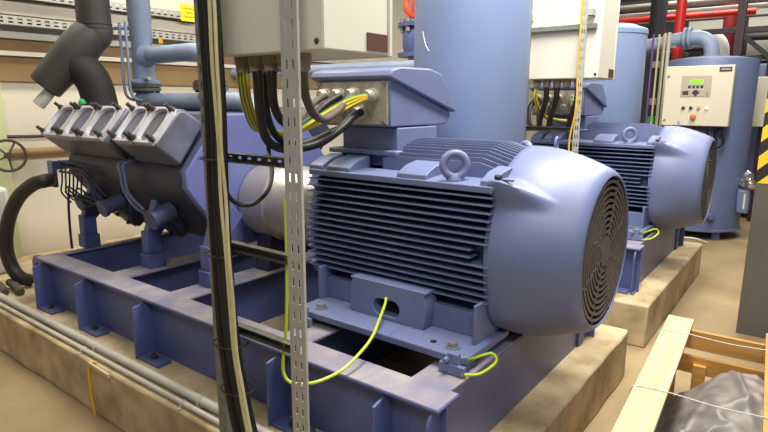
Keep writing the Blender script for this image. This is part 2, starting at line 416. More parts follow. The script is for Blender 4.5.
# ------------------------------------------------------------------ motor
MX0, MX1, MY, MZ = -1.97, -.972, 2.37, 1.04
def make_motor():
    t = thing('electric_motor', 'large blue finned electric motor in the foreground, nearest the camera', 'motor', (-1.3, MY, .63), 'compressor drive motors')
    # body core
    h = MB(); n = 48
    h.lathe([(.335, 0), (.335, MX1 - MX0 - .02)], (MX0 + .01, MY, MZ), (1, 0, 0), n)
    h.lathe([(.15, -.09), (.17, -.05), (.30, -.035), (.385, -.02), (.385, .045), (.362, .05)], (MX0 + .01, MY, MZ), (1, 0, 0), n)
    # ledges at ten and two o'clock
    for s in (-1, 1):
        h.prism([(MY + s * .405, MZ + .258), (MY + s * .405, MZ + .285), (MY + s * .27, MZ + .298), (MY + s * .2, MZ + .22)], 'x', MX0 + .02, MX1)
        # pads standing on the ledge
        for x0, x1 in ((-1.955, -1.87), (-1.84, -1.70), (-1.43, -1.28), (-1.03, -.965)):
            h.prism([(MY + s * .40, MZ + .27), (MY + s * .395, MZ + .305), (MY + s * .33, MZ + .335), (MY + s * .24, MZ + .35), (MY + s * .24, MZ + .26)], 'x', x0, x1)
    body = part('housing', h, 'paint', t, .004)
    # side fins
    k = 0
    for i in range(15):
        z = MZ + .240 - i * .0305
        for s in (-1, 1):
            m = MB()
            yo = MY + s * math.sqrt(max(.02, .432 ** 2 - (z - MZ) ** 2)) if abs(z - MZ) > .16 else MY + s * .405
            yo = MY + s * (.425 - .32 * (z - MZ) ** 2)
            x1 = MX1 - (.075 if i in (7, 8) else 0)
            m.prism([(MY + s * .24, z - .004), (yo, z - .0027), (yo, z + .0027), (MY + s * .24, z + .004)], 'x', MX0 + .012, x1)
            part('side_fin', m, 'paint', t)
    # top fins
    for i in range(-9, 10):
        y = MY + i * .027
        m = MB(); zo = MZ + math.sqrt(.432 ** 2 - (y - MY) ** 2)
        m.prism([(MX0 + .35, MZ + .25), (MX0 + .35, zo - .012), (MX0 + .39, zo), (MX1 - .14, zo), (MX1 - .02, zo - .035), (MX1 - .02, MZ + .25)], 'y', y - .0035, y + .0035)
        part('top_fin', m, 'paint', t)
    # end shield pads
    for a in (35, 145, 215, 325):
        c = math.radians(a)
        e = MB().obox((MX0 - .005, MY + .36 * math.cos(c), MZ + .36 * math.sin(c)), (.03, 0, 0), (0, .05 * math.cos(c), .05 * math.sin(c)), (0, -.035 * math.sin(c), .035 * math.cos(c)))
        part('end_pad', e, 'paint', t, .004)
    # feet: wall with oval hole, flange, bolts
    for s in (-1, 1):
        yw = MY + s * .47
        wall = MB(); nn = 32
        x0, x1, z0, z1 = -1.635, -1.225, .695, .855
        out = []; inn = []
        for q in range(nn):
            a = 2 * PI * q / nn; ca, sa = math.cos(a), math.sin(a)
            hx, hz = (x1 - x0) / 2, (z1 - z0) / 2
            tt = min(hx / abs(ca) if abs(ca) > 1e-6 else 9, hz / abs(sa) if abs(sa) > 1e-6 else 9)
            out.append((x0 + hx + ca * tt, z0 + hz + sa * tt))
            inn.append((-1.43 + (.038 if ca >= 0 else -.038) + .034 * ca, .752 + .037 * sa))
        v = [(x, yw, z) for x, z in out] + [(x, yw, z) for x, z in inn] + [(x, yw - s * .05, z) for x, z in inn] + [(x, yw - s * .09, z) for x, z in out]
        f = []
        for q in range(nn):
            p = (q + 1) % nn
            f += [(q, p, nn + p, nn + q), (nn + q, nn + p, 2 * nn + p, 2 * nn + q), (q, 3 * nn + q, 3 * nn + p, p)]
        wall.add(v, f)
        wall.box(x0, x1, MY + s * .20, yw - s * .09, .695, .79)
        wall.box(-1.86, -.99, MY + s * .25, MY + s * .40, .695, .80)
        wall.box(-1.0, -.985, MY + s * .2, yw, .695, .86); wall.box(-1.86, -1.845, MY + s * .2, yw - s * .02, .695, .86)
        wall.box(x0, x1, MY + s * .3, yw, .85, .862)
        part('foot_bracket', wall, 'paint', t, .003)
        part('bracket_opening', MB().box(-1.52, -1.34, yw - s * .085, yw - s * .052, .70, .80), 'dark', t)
        fl = MB()
        yo, yi = MY + s * .60, MY + s * .22
        c = .03
        fl.prism([(-1.865 + c, yo), (-.955 - c, yo), (-.955, yo - s * c), (-.955, yi), (-1.865, yi), (-1.865, yo - s * c)], 'z', .662, .695)
        ft = part('foot_flange', fl, 'paint', t, .006)
        for x in (-1.76, -1.05):
            b = MB().cyl((x, MY + s * .535, .695), (x, MY + s * .535, .70), .03, n=20); b.cyl((x, MY + s * .535, .70), (x, MY + s * .535, .717), .021, n=6)
            part('foot_bolt', b, 'bolt_l', ft)
        for x in (-1.14,):
            part('dowel_hole', MB().cyl((x, MY + s * .535, .6945), (x, MY + s * .535, .6965), .014, n=16), 'dark', ft)
        for xs in (-1.825, -1.775), (-1.045, -.965):
            part('shim_block', MB().box(xs[0], xs[1], MY + s * .50, MY + s * .58, .633, .662), 'paint_deep', ft, .002)
        # jacking brackets beside the feet, standing on the cross member
        for x in (-1.80, -1.0):
            j = MB().box(x - .055, x + .055, MY + s * .612, MY + s * .632, .633, .672).box(x - .02, x + .025, MY + s * .602, MY + s * .628, .640, .715)
            j.cyl((x - .02, MY + s * .65, .69), (x - .02, MY + s * .602, .69), .012, n=6)
            part('jacking_bracket', j, 'paint', ft, .002)
    # eye bolts
    for x, s in ((-1.167, -1), (-1.167, 1), (-1.80, 1)):
        y = MY + s * .355
        e = MB().torus((x, y, MZ + .352), (.60, s * .80, .1), .048, .0165, 28, 10)
        e.lathe([(.034, 0), (.034, .012), (.02, .03)], (x, y, MZ + .285), (0, 0, 1), 16)
        e.cyl((x, y, MZ + .30), (x, y, MZ + .315), .018)
        part('eye_bolt', e, 'paint', t)
    e = MB().torus((-.915, 2.46, MZ + .425), (1, .2, 0), .026, .007, 20, 8); e.cyl((-.915, 2.46, MZ + .375), (-.915, 2.46, MZ + .40), .008)
    part('cover_eye', e, 'paint', t)
    # fan cover
    fc = MB(); N = 240; rows = []
    def bell(d, w): return math.exp(-(d / w) ** 2)
    prof = [(MX1 - .02, .418, 1), (-.968, .418, 1), (-.945, .4175, 1), (-.92, .416, .88), (-.895, .413, .74), (-.87, .409, .60), (-.845, .404, .46), (-.82, .398, .32), (-.795, .391, .18), (-.77, .383, .05), (-.75, .376, 0), (-.72, .365, 0), (-.69, .353, 0), (-.672, .346, 0), (-.658, .338, 0), (-.648, .329, 0), (-.641, .320, 0), (-.639, .314, 0), (-.648, .309, 0)]
    for x, r, b in prof:
        row = []
        for q in range(N):
            a = 2 * PI * q / N
            rr = r
            for th in (38, 142):
                d = (math.degrees(a) - th + 180) % 360 - 180
                sk = d if th == 38 else -d          # positive towards the top
                tip = r + .088 * b
                if b <= 0: continue
                if 0 <= sk < 45: rr = max(rr, tip * math.sin(math.radians(38)) / math.sin(math.radians(38 + sk)))
                elif -9 < sk < 0:
                    q_ = 1 + sk / 9; rr += .088 * b * (q_ * q_ * (3 - 2 * q_))
            for th in (216, 324):
                d = (math.degrees(a) - th + 180) % 360 - 180
                rr += b * .03 * bell(d, 14)
            row.append(Vector((x, MY + rr * math.cos(a), MZ + rr * math.sin(a))))
        rows.append(row)
    fc.add([v for r_ in rows for v in r_], [(i * N + q, i * N + (q + 1) % N, (i + 1) * N + (q + 1) % N, (i + 1) * N + q) for i in range(len(prof) - 1) for q in range(N)], True)
    cover = part('fan_cover', fc, 'paint', t, 0, 'smooth rounded blue fan cover', 60)
    sol = cover.modifiers.new('solid', 'SOLIDIFY'); sol.thickness = .006; sol.offset = -1
    for s in (-1, 1):
        b = MB().cyl((-.975, MY + s * .375, MZ + .322), (-.95, MY + s * .375, MZ + .322), .010, n=6)
        b.box(-.95, -.90, MY + s * .366, MY + s * .380, MZ + .309, MZ + .314)
        part('cover_screw', b, 'bolt', cover)
    # grille: rings and spokes in front of a dark fan
    g = MB(); xg = -.648
    def ring(r0, r1, x0, x1, n=64):
        v = []
        for r, x in ((r0, x0), (r1, x0), (r1, x1), (r0, x1)):
            v += [(x, MY + r * math.cos(2 * PI * q / n), MZ + r * math.sin(2 * PI * q / n)) for q in range(n)]
        f = []
        for a_ in range(4):
            b_ = (a_ + 1) % 4
            f += [(a_ * n + q, a_ * n + (q + 1) % n, b_ * n + (q + 1) % n, b_ * n + q) for q in range(n)]
        g.add(v, f)
    for k in range(10):
        r0 = .052 + k * .0258
        ring(r0, r0 + .0125, xg - .006, xg + .003)
    g.lathe([(.055, -.006), (.055, .004)], (xg, MY, MZ), (1, 0, 0), 24)
    for k in range(8):
        a = PI / 8 + k * PI / 4
        wv = []
        for q in range(22):
            r = .05 + q * .0121; aa = a + .05 * math.sin(q * 1.25)
            wv.append((xg - .001, MY + r * math.cos(aa), MZ + r * math.sin(aa)))
        g.tube(wv, .0055, 6, 1)
    part('fan_grille', g, 'grille', t, 0, 'round grey grille of concentric rings')
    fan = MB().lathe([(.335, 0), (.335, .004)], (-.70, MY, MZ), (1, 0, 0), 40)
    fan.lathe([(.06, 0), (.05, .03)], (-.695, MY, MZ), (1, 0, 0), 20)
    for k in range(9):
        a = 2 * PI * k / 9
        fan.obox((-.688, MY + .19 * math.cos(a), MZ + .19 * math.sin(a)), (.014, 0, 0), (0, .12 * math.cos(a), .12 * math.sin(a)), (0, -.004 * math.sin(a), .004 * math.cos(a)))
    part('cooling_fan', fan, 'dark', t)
    # terminal box
    nk = MB().prism([(-1.90, MZ + .30), (-1.90, 1.525), (-1.56, 1.525), (-1.56, MZ + .30)], 'y', 2.16, 2.50)
    nk.box(-1.96, -1.54, 2.12, 2.54, 1.395, 1.42)
    part('box_neck', nk, 'paint', t, .006)
    tb = MB().prism([(2.10, 1.53), (2.10, 1.75), (2.63, 1.59), (2.63, 1.565), (2.58, 1.53)], 'x', -2.01, -1.56)
    tbo = part('terminal_box', tb, 'paint', t, .006)
    lid = MB()
    lid.prism([(2.075, 1.755), (2.09, 1.785), (2.16, 1.80), (2.40, 1.802), (2.50, 1.783), (2.585, 1.70), (2.655, 1.61), (2.655, 1.59), (2.09, 1.745)], 'x', -2.035, -1.54)
    part('box_lid', lid, 'paint', tbo, .008)
    gp = part('gland_plate', MB().box(-2.0, -1.57, 2.088, 2.10, 1.54, 1.735), 'stain', tbo, .002, 'bare steel gland plate')
    for x, z in ((-1.985, 1.725), (-1.585, 1.725), (-1.985, 1.55), (-1.585, 1.55)):
        part('plate_screw', MB().cyl((x, 2.088, z), (x, 2.078, z), .012, n=6), 'bolt_l', gp)
    for x, z in ((-1.94, 1.675), (-1.85, 1.675), (-1.76, 1.677), (-1.65, 1.672), (-1.72, 1.595), (-1.84, 1.60)):
        gl = MB().lathe([(.034, 0), (.034, .018), (.028, .02), (.027, .04), (.02, .052)], (x, 2.088, z), (0, -1, 0), 12)
        part('cable_gland', gl, 'stain', gp)
    return t
motor = make_motor()
copy_tree(motor, (0, DY, 0), 'blue finned electric motor of the farther set, behind the foreground motor')

# ------------------------------------------------------------------ coupling guard
def make_guard():
    g = thing('coupling_guard', 'bare steel drum shaped coupling guard between nearer compressor and motor', 'guard', (-2.4, MY, .63))
    b = MB().lathe([(.17, 0), (.222, .03), (.226, .05), (.226, .62), (.21, .66)], (-2.76, MY, MZ), (1, 0, 0), 40)
    part('drum', b, 'guard', g)
    part('pedestal', MB().prism([(MY - .16, .6305), (MY + .16, .6305), (MY + .12, MZ - .18), (MY - .12, MZ - .18)], 'x', -2.68, -2.56), 'paint_dark', g)
    part('flange', MB().lathe([(.235, 0), (.235, .012)], (-2.52, MY, MZ), (1, 0, 0), 40), 'guard', g)
    return g
make_guard()

# ------------------------------------------------------------------ compressor
def make_compressor():
    t = thing('piston_compressor', 'dark blue vee block piston compressor with slanted cylinder heads, at left', 'compressor', (-3.45, MY, .63))
    cx0, cx1 = -4.12, -2.79
    c = MB()
    prof = [(2.07, 1.577), (1.81, 1.262), (1.805, 1.17), (1.87, 1.07), (1.99, .92), (2.10, .80), (2.20, .775)]
    full = prof + [(2 * MY - y, z) for y, z in prof[::-1]]
    c.prism(full, 'x', cx0, cx1)
    part('crankcase', c, 'paint_dark', t, .012)
    # end housing, lighter blue
    e = MB().prism([(2.37 + (y - 2.37) * .995, z + (-.004 if z > 1.5 else .002)) for y, z in full], 'x', cx1, cx1 + .05)
    part('end_housing', e, 'paint_end', t, .01, 'lighter blue flat end housing')
    # cylinder banks
    n_ = Vector((0, -math.sin(math.radians(50)), math.cos(math.radians(50))))
    u_ = Vector((0, math.cos(math.radians(50)), math.sin(math.radians(50))))
    base = Vector((0, 1.65, 1.427))
    for x0, x1 in ((-4.13, -3.33), (-3.21, -2.79)):
        b = MB(); w = .243
        sec = [base - n_ * .22 - u_ * .005, base - n_ * .02 + u_ * -.004, base - n_ * .02 + u_ * (w + .004), base - n_ * .06 + u_ * (w + .03), base - n_ * .20 + u_ * (w + .045)]
        b.prism([(p.y, p.z) for p in sec], 'x', x0, x1)
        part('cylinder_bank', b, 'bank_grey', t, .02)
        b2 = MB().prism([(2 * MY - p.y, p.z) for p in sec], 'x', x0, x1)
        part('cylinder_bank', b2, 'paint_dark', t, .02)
    part('bank_bridge', MB().prism([(p.y, p.z) for p in (base - n_ * .2 + u_ * .02, base - n_ * .05 + u_ * .03, base - n_ * .08 + u_ * .22, base - n_ * .2 + u_ * .24)], 'x', -3.33, -3.21), 'paint_dark', t)
    heads = [(-4.13, -3.868), (-3.862, -3.60), (-3.594, -3.332), (-3.21, -3.004), (-2.998, -2.79)]
    for x0, x1 in heads:
        h = MB(); nn = 40; w = .243; cxm = (x0 + x1) / 2
        out = []; inn = []; deep = []
        for q in range(nn):
            a = 2 * PI * q / nn; ca, sa = math.cos(a), math.sin(a)
            hx, hy = (x1 - x0) / 2 - .004, w / 2
            tt = min(hx / abs(ca) if abs(ca) > 1e-6 else 9, hy / abs(sa) if abs(sa) > 1e-6 else 9)
            P = lambda a_, b_, d_: Vector((cxm + a_, base.y, base.z)) + u_ * (w / 2 + b_) + n_ * d_
            out.append(P(ca * tt, sa * tt, 0))
            ex = hx * .80; ey = hy * .88
            k = (abs(ca) ** 3 + abs(sa) ** 3) ** (-1 / 3)
            inn.append(P(ca * k * ex, sa * k * ey, 0)); deep.append(P(ca * k * ex * .86, sa * k * ey * .9, -.035))
        low = [p - n_ * .03 for p in out]
        v = out + inn + deep + low; f = []
        for q in range(nn):
            p = (q + 1) % nn
            f += [(q, p, nn + p, nn + q), (nn + q, nn + p, 2 * nn + p, 2 * nn + q), (q, 3 * nn + q, 3 * nn + p, p)]
        h.add(v, f)
        ho = part('cylinder_head', h, 'head', t)
        r = MB().add([p + n_ * .002 for p in deep], [tuple(range(nn))])
        rc = part('valve_recess', r, 'head_blue', ho)
        for a_, b_ in ((-.42, -.40), (.42, -.40), (-.42, .42), (.42, .42)):
            p = Vector((cxm + a_ * (x1 - x0), base.y, base.z)) + u_ * (w / 2 + b_ * w)
            s = MB().cyl(p - n_ * .01, p + n_ * .012, .018, n=6); s.cyl(p + n_ * .012, p + n_ * .048, .0115, n=8)
            part('head_stud', s, 'bolt', ho)
    # drain caps along the flank
    for x, z, r in ((-3.92, 1.0, .045), (-3.62, 1.0, .05), (-3.05, 1.0, .055)):
        m = MB().lathe([(r, 0), (r, .12), (r + .008, .122), (r + .008, .145)], (x, 1.90, z), (0, -.85, -.25), 20)
        part('side_cap', m, 'paint_cap', t)
    # rounded inspection covers
    for x in (-3.72, -3.2):
        m = MB().lathe([(.12, 0), (.12, .03), (.10, .045)], (x, 2.0, .9), (0, -.80, -.58), 28)
        c_ = part('inspection_cover', m, 'paint_dark', t)
        for k in range(6):
            a = k * PI / 3
            d = Vector((0, -.81, -.586)); a1 = Vector((1, 0, 0)); b1 = d.cross(a1)
            p = Vector((x, 2.0, .9)) + d * .035 + (a1 * math.cos(a) + b1 * math.sin(a)) * .09
            part('cover_bolt', MB().cyl(p, p + d * .022, .011, n=6), 'bolt', c_)
    # pedestals down to the cross members
    for x in (-4.03, -3.22, -2.62):
        for s in (-1, 1):
            y = MY + s * .515
            m = MB().box(x - .05, x + .05, y - .055, y + .055, .6305, .72).box(x - .04, x + .04, y - .045, y + .045, .72, .86)
            if s < 0: m.prism([(y - .045, .82), (y + .045, .82), (y + .22, 1.0), (y + .06, 1.12)], 'x', x - .03, x + .03)
            else: m.prism([(y + .045, .82), (y - .045, .82), (y - .22, 1.0), (y - .06, 1.12)], 'x', x - .03, x + .03)
            part('pedestal', m, 'paint_deep', t, .006)
    # small tubing at the outer end
    tb = MB()
    for i in range(3):
        z = 1.235 - i * .035
        tb.tube([(-4.16, 1.77, z), (-4.14, 1.755, z), (-3.9, 1.75, z), (-3.75, 1.755, z - .02), (-3.66, 1.76, z - .12 - .03 * i), (-3.62, 1.80, z - .2)], .007, 6, 4)
    for i in range(6):
        x = -4.13 + i * .055
        tb.tube([(x, 1.765, 1.20 - .01 * i), (x + .03, 1.745, 1.10), (x - .01 + .02 * (i % 2), 1.75, 1.02), (x + .05, 1.78, .95 + .02 * (i % 3))], .006, 6, 4)
        tb.tube([(x, 1.77, 1.02 + .03 * (i % 2)), (x + .12, 1.745, 1.07 - .04 * (i % 3)), (x + .26, 1.78, 1.0)], .006, 6, 4)
    part('oil_tubing', tb, 'paint_dark', t)
    tk = MB()
    tk.tube([(-3.33, 1.83, 1.30), (-3.32, 1.745, 1.27), (-3.3, 1.74, 1.22), (-3.30, 1.75, 1.12), (-3.25, 1.78, 1.02), (-3.2, 1.85, .95)], .010, 8, 5)
    tk.tube([(-3.27, 1.83, 1.30), (-3.265, 1.745, 1.27), (-3.25, 1.74, 1.2), (-3.245, 1.75, 1.10), (-3.18, 1.80, 1.0)], .009, 8, 5)
    part('oil_pipe', tk, 'paint', t)
    fl = MB().box(-4.20, -4.12, 1.70, 1.73, 1.06, 1.24).box(-4.15, -4.12, 1.72, 1.84, 1.18, 1.24)
    part('hose_bracket', fl, 'paint_deep', t, .004)
    dr = MB().tube([(-4.06, 1.76, 1.02), (-4.06, 1.75, .90), (-4.05, 1.74, .75), (-4.05, 1.74, .6335)], .009, 8, 3)
    part('drain_tube', dr, 'paint_dark', t)
    # gas manifold lying along the top of the vee
    mf = MB().tube([(-4.12, 2.40, 1.64), (-3.6, 2.40, 1.637), (-2.97, 2.40, 1.635), (-2.88, 2.40, 1.615), (-2.86, 2.40, 1.56)], .062, 20, 4)
    for x in (-4.085, -3.28):
        mf.lathe([(.085, 0), (.06, .04), (.05, .07)], (x, 2.40, 1.665), (0, 0, 1), 20)
    m_ = part('gas_manifold', mf, 'pipe', t)
    for x in (-4.085, -3.28):
        fo = part('flange', MB().lathe([(.115, 0), (.115, .022), (.105, .024), (.105, .028), (.115, .030), (.115, .050)], (x, 2.40, 1.715), (0, 0, 1), 20), 'pipe_oily', m_)
        for k in range(8):
            a = (k + .5) * PI / 4
            part('flange_bolt', MB().cyl((x + .095 * math.cos(a), 2.40 + .095 * math.sin(a), 1.70), (x + .095 * math.cos(a), 2.40 + .095 * math.sin(a), 1.778), .009, n=6), 'bolt', fo)
    vv = MB().cyl((-4.12, 2.2, 1.56), (-4.12, 2.2, 1.63), .014).cyl((-4.12, 2.2, 1.63), (-4.12, 2.2, 1.66), .028, .02, 10)
    return t
make_compressor()

# green tap on top of the heads
gt = MB().lathe([(.010, 0), (.010, .03), (.024, .035), (.026, .045), (.016, .065), (.006, .072)], (-4.03, 1.905, 1.585), (0, -.1, 1), 14)
gt.cyl((-4.03, 1.93, 1.50), (-4.03, 1.905, 1.585), .012)
solo('valve_cap', gt, 'handle_g', 'small green cap sticking up behind the leftmost cylinder heads', 'valve')

# black lagged silencer over the compressor
si = thing('pipe_silencer', 'big black lagged pipe elbow ending in an open drum above the cylinder heads', 'silencer', (-4.3, 2.1, 1.75))
AX = Vector((-.172, -.30, -.394)).normalized(); TOP = Vector((-4.16, 2.1, 2.13)); MOUTH = TOP + AX * .524
sm = MB().lathe([(.108, 0), (.111, .015), (.115, .10), (.130, .26), (.134, .38), (.124, .48), (.10, .55)], MOUTH, -AX, 32)
part('drum', sm, 'soot', si, 0, 'dusty black slanted drum')
part('drum_mouth', MB().lathe([(.096, 0), (.096, .006)], MOUTH + AX * .005, -AX, 32), 'soot_end', si)
vp = MB().cyl((-4.16, 2.1, 2.12), (-4.16, 2.1, 3.2), .112, n=32)
for z in (2.135, 2.165): vp.lathe([(.117, 0), (.117, .014)], (-4.16, 2.1, z), (0, 0, 1), 32)
part('riser', vp, 'soot', si)
part('elbow', MB().tube([TOP + Vector((0, 0, .02)), TOP + Vector((0, .0, -.03)), TOP + AX * .1, TOP + AX * .18], .112, 24, 5), 'soot', si)
part('inlet_leg', MB().tube([TOP + AX * .26, TOP + AX * .28 + Vector((.07, .07, -.06)), TOP + AX * .29 + Vector((.10, .13, -.17)), TOP + AX * .29 + Vector((.11, .16, -.38))], .118, 20, 5), 'soot_end', si)
sd_ = MOUTH + Vector((.03, .0, -.05))
part('tail_pipe', MB().lathe([(.036, 0), (.042, .004), (.042, .05), (.038, .12)], sd_ + AX * .10, -AX, 20), 'galv', si, 0, 'short bright steel pipe stub')

# blue riser with branch to the right
rp = thing('process_pipe', 'grey blue vertical process pipe with side branch on the compressor top flange', 'pipe', (-4.09, 2.40, 1.81))
r_ = MB().lathe([(.115, 0), (.115, .02), (.08, .03), (.072, .30), (.078, .31), (.078, .44), (.082, .45), (.082, 1.4)], (-4.085, 2.40, 1.768), (0, 0, 1), 28)
part('riser', r_, 'pipe', rp)
part('branch', MB().tube([(-4.05, 2.40, 1.965), (-3.6, 2.40, 1.97), (-3.40, 2.40, 1.965), (-3.31, 2.40, 1.93), (-3.28, 2.40, 1.86), (-3.28, 2.40, 1.77)], .060, 20, 5), 'pipe', rp)
part('branch_collar', MB().lathe([(.085, 0), (.062, .05)], (-4.02, 2.40, 1.965), (1, 0, 0), 24), 'pipe', rp)
lv = MB().tube([(-4.13, 2.36, 2.17), (-4.20, 2.30, 2.17), (-4.27, 2.27, 2.17)], .018, 8, 3).cyl((-4.27, 2.27, 2.17), (-4.33, 2.24, 2.11), .012)
part('stub_valve', lv, 'pipe', rp)
part('gauge_stub', MB().cyl((-4.02, 2.37, 1.80), (-3.84, 2.30, 1.80), .014), 'galv', rp)
for x in (-4.155, -4.073):
    part('impulse_tube', MB().tube([(x, 2.28, 2.20), (x, 2.28, 1.95), (x, 2.28, 1.72), (x + .02, 2.31, 1.655), (x + .06, 2.37, 1.65)], .011, 8, 4), 'pipe', rp)

# ------------------------------------------------------------------ storage tanks between the sets
def make_tank():
    t = thing('pressure_tank', 'tall plain blue cylinder tank standing directly behind the nearer motor', 'tank', (-1.79, 3.25, .30), 'vertical tanks')
    TX, TY = -1.79, 3.25
    b = MB().lathe([(.2, -.06), (.33, -.03), (.355, .02), (.355, 1.51)], (TX, TY, .80), (0, 0, 1), 64)
    part('shell', b, 'paint_pale', t)
    part('top_band', MB().lathe([(.355, 0), (.361, .005), (.361, .045), (.35, .055), (.24, .10), (.05, .12)], (TX, TY, 2.27), (0, 0, 1), 64), 'paint_pale', t)
    part('nozzle', MB().cyl((TX, TY, 2.36), (TX, TY, 2.48), .06), 'pipe', t)
    for x in (-.2, .2): part('leg', MB().box(TX + x - .03, TX + x + .03, 3.12, 3.18, .631, .82), 'paint_deep', t)
    part('leg', MB().box(TX - .03, TX + .03, 3.38, 3.44, .3005, .82), 'paint_deep', t)
    return t
tank = make_tank()
t2 = copy_tree(tank, (.02, DY + .05, 0), 'blue cylinder tank behind the farther control box, its rounded top in view')
part('paint_scratch', MB().tube([(-1.938, 2.927, 2.049), (-1.926, 2.922, 2.015), (-1.906, 2.914, 1.968), (-1.88, 2.907, 1.934)], .0035, 6, 3), 'strap', tank, 0, 'short white scratch')

# ------------------------------------------------------------------ control boxes
BX0, BX1, BY0, BY1, BZ0 = -1.715, -1.218, 1.30, 1.64, 1.80
def make_box():
    t = thing('control_box', 'cream control box hanging on the perforated stand in front, over black cables', 'control box', (-1.47, 1.47, BZ0), 'motor control boxes')
    part('enclosure', MB().box(BX0, BX1, BY0, BY1 - .016, BZ0, BZ0 + .70), 'cabinet', t, .006)
    part('door', MB().box(BX0 - .003, BX1 + .003, BY1 - .012, BY1 + .008, BZ0 - .003, BZ0 + .703), 'cabinet', t, .004)
    part('nameplate', MB().box(BX1, BX1 + .0035, 1.508, 1.618, BZ0 + .012, BZ0 + .068), 'maroon', t, 0, 'maroon nameplate')
    l = MB().lathe([(.009, 0), (.009, .003), (.006, .006)], (-1.243, BY0, BZ0 + .026), (0, -1, 0), 16)
    part('lock', l, 'bolt', t)
    for x, y in ((-1.676, 1.37), (-1.602, 1.37), (-1.526, 1.37), (-1.456, 1.37), (-1.378, 1.37)):
        g = MB().lathe([(.031, 0), (.031, .022), (.027, .024), (.027, .05), (.02, .058)], (max(x, BX0 + .035), y, BZ0), (0, 0, -1), 12)
        part('cable_gland', g, 'brass', t)
    return t
cbox = make_box()
cb2 = copy_tree(cbox, (0, DY, 0), 'cream control box right of the big tank, over the farther motor')

# stand: perforated uprights with rungs
def slot_cols(z0, z1, pitch, slot):
    zs = [z0]; rows = []
    z = z0 + .02
    while z + slot < z1 - .01:
        zs += [z, z + slot]; rows.append(len(zs) - 2); z += pitch
    zs.append(z1)
    return zs, rows
def upright(mb, x0, w, y, z0, z1, depth=.035):
    zs, rows = slot_cols(z0, z1, .057, .027)
    us = [0, .32 * w - .004, .32 * w + .004, .70 * w - .004, .70 * w + .004, w]
    holes = set()
    for r in rows:
        holes |= {(1, r), (3, r)}
    mb.perf((x0, y, 0), (1, 0, 0), (0, 0, 1), (0, 1, 0), us, zs, holes, .0025)
    mb.box(x0, x0 + .0025, y + .0025, y + depth, z0, z1); mb.box(x0 + w - .0025, x0 + w, y + .0025, y + depth, z0, z1)
def make_stand(x2, w2, y_off, label):
    t = thing('perforated_stand', label, 'stand', (-1.55, 1.25, 0), 'control box stands')
    a = MB(); upright(a, -1.742, .05, 1.225, 0.012, 2.7); a.box(-1.77, -1.67, 1.205, 1.27, 0.0005, .012)
    part('upright', a, 'galv_dark', t, 0, 'dull upright with cables tied along it')
    b = MB(); upright(b, x2, w2, 1.225, 0.012, 2.7, .010); b.box(-1.345, -1.23, 1.205, 1.27, 0.0005, .012)
    part('upright', b, 'galv', t, 0, 'bright perforated upright')
    for i, z in enumerate((.825, 1.137, 1.455)):
        r = MB()
        us = [0]; hs = set(); x = .05
        while x < .32:
            us += [x, x + .02]; hs.add((len(us) - 2, 1)); x += .05
        us.append(.37)
        r.perf((-1.692, 1.2595, z - .016), (1, 0, 0), (0, 0, 1), (0, 1, 0), us, [0, .012, .021, .032], hs if i == 2 else set(), .0025)
        r.box(-1.692, -1.322, 1.234, 1.262, z + .0135, z + .016); r.box(-1.692, -1.322, 1.234, 1.262, z - .016, z - .0135)
        part('rung', r, 'rung_steel', t)
    for x in (-1.717, -1.286):
        part('box_bracket', MB().box(x - .02, x + .02, 1.232, 1.298, 2.2, 2.24), 'galv', t)
    for z in (2.12, 2.45): part('back_bar', MB().box(-1.742, -1.25, 1.262, 1.298, z, z + .03), 'galv_dark', t)
    return t
make_stand(-1.322, .072, 0, 'galvanised perforated channel stand with rungs, in front of the nearer skid frame')
stand2 = make_stand(-1.338, .040, 0, 'perforated channel stand with yellow cable, in front of the farther motor')
stand2.location.y += DY

# cables tied to the left upright
def cable(name, pts, r, material, label, group=None, n=8, sub=6, cat='cable'):
    o = solo(name, MB().tube(pts, r, n, sub), material, label, cat, group)
    if material in ('gy', 'gy_bright'):           # lengthwise green stripes on the sheath
        o.data.materials.append(M['green_line'])
        for f in o.data.polygons:
            if len(f.vertices) == 4 and (f.index % n) in ((0, 3, 6) if material == 'gy' else (1,)): f.material_index = 1
    return o
bl = 'thick black power cables in a bundle down the left perforated upright'
BUN = [(-1.617, 1.965), (-1.613, 1.650), (-1.624, 1.312), (-1.621, 1.062), (-1.612, 0.838), (-1.587, 0.651), (-1.549, 0.485)]
for i in range(4):
    dx = (i % 2) * .032 - .016; dy = (i // 2) * .03
    pts = [(BUN[0][0] + dx, 1.178 + dy, 2.7), (BUN[0][0] + dx, 1.178 + dy, 2.3)] + [(x + dx * (1 + .25 * max(0, k - 3)), 1.178 + dy, z) for k, (x, z) in enumerate(BUN)] + [(-1.50 + dx * 2, 1.18 + dy, .34), (-1.44 + dx * 2, 1.185 + dy, .18), (-1.40 + dx * 2, 1.19 + dy, .018)]
    cable('power_cable', pts, .0155, 'black', bl, 'power cables on the left upright')
CRM = [(-1.554, 1.939), (-1.557, 1.774), (-1.551, 1.619), (-1.547, 1.491), (-1.551, 1.326), (-1.541, 1.156), (-1.535, 0.981), (-1.527, 0.800), (-1.507, 0.674), (-1.480, 0.530)]
for i, lab in enumerate(('left one of the two cream cables running down the black cable bundle', 'right one of the two cream cables running down the black cable bundle')):
    wv = (.024, .024, .020, .012, .010, .015, .019, .015, .018, .02)
    pts = [(CRM[0][0] + i * .018, 1.15, 2.7), (CRM[0][0] + i * .018, 1.15, 2.2)] + [(x + i * w, 1.15 + .012 * i * (w < .012), z) for (x, z), w in zip(CRM, wv)] + [(-1.44 + i * .02, 1.16, .32), (-1.40 + i * .02, 1.17, .12), (-1.38 + i * .02, 1.17, .008)]
    cable('signal_cable', pts, .006, 'cream_cable', lab, 'cream cables on the left upright')
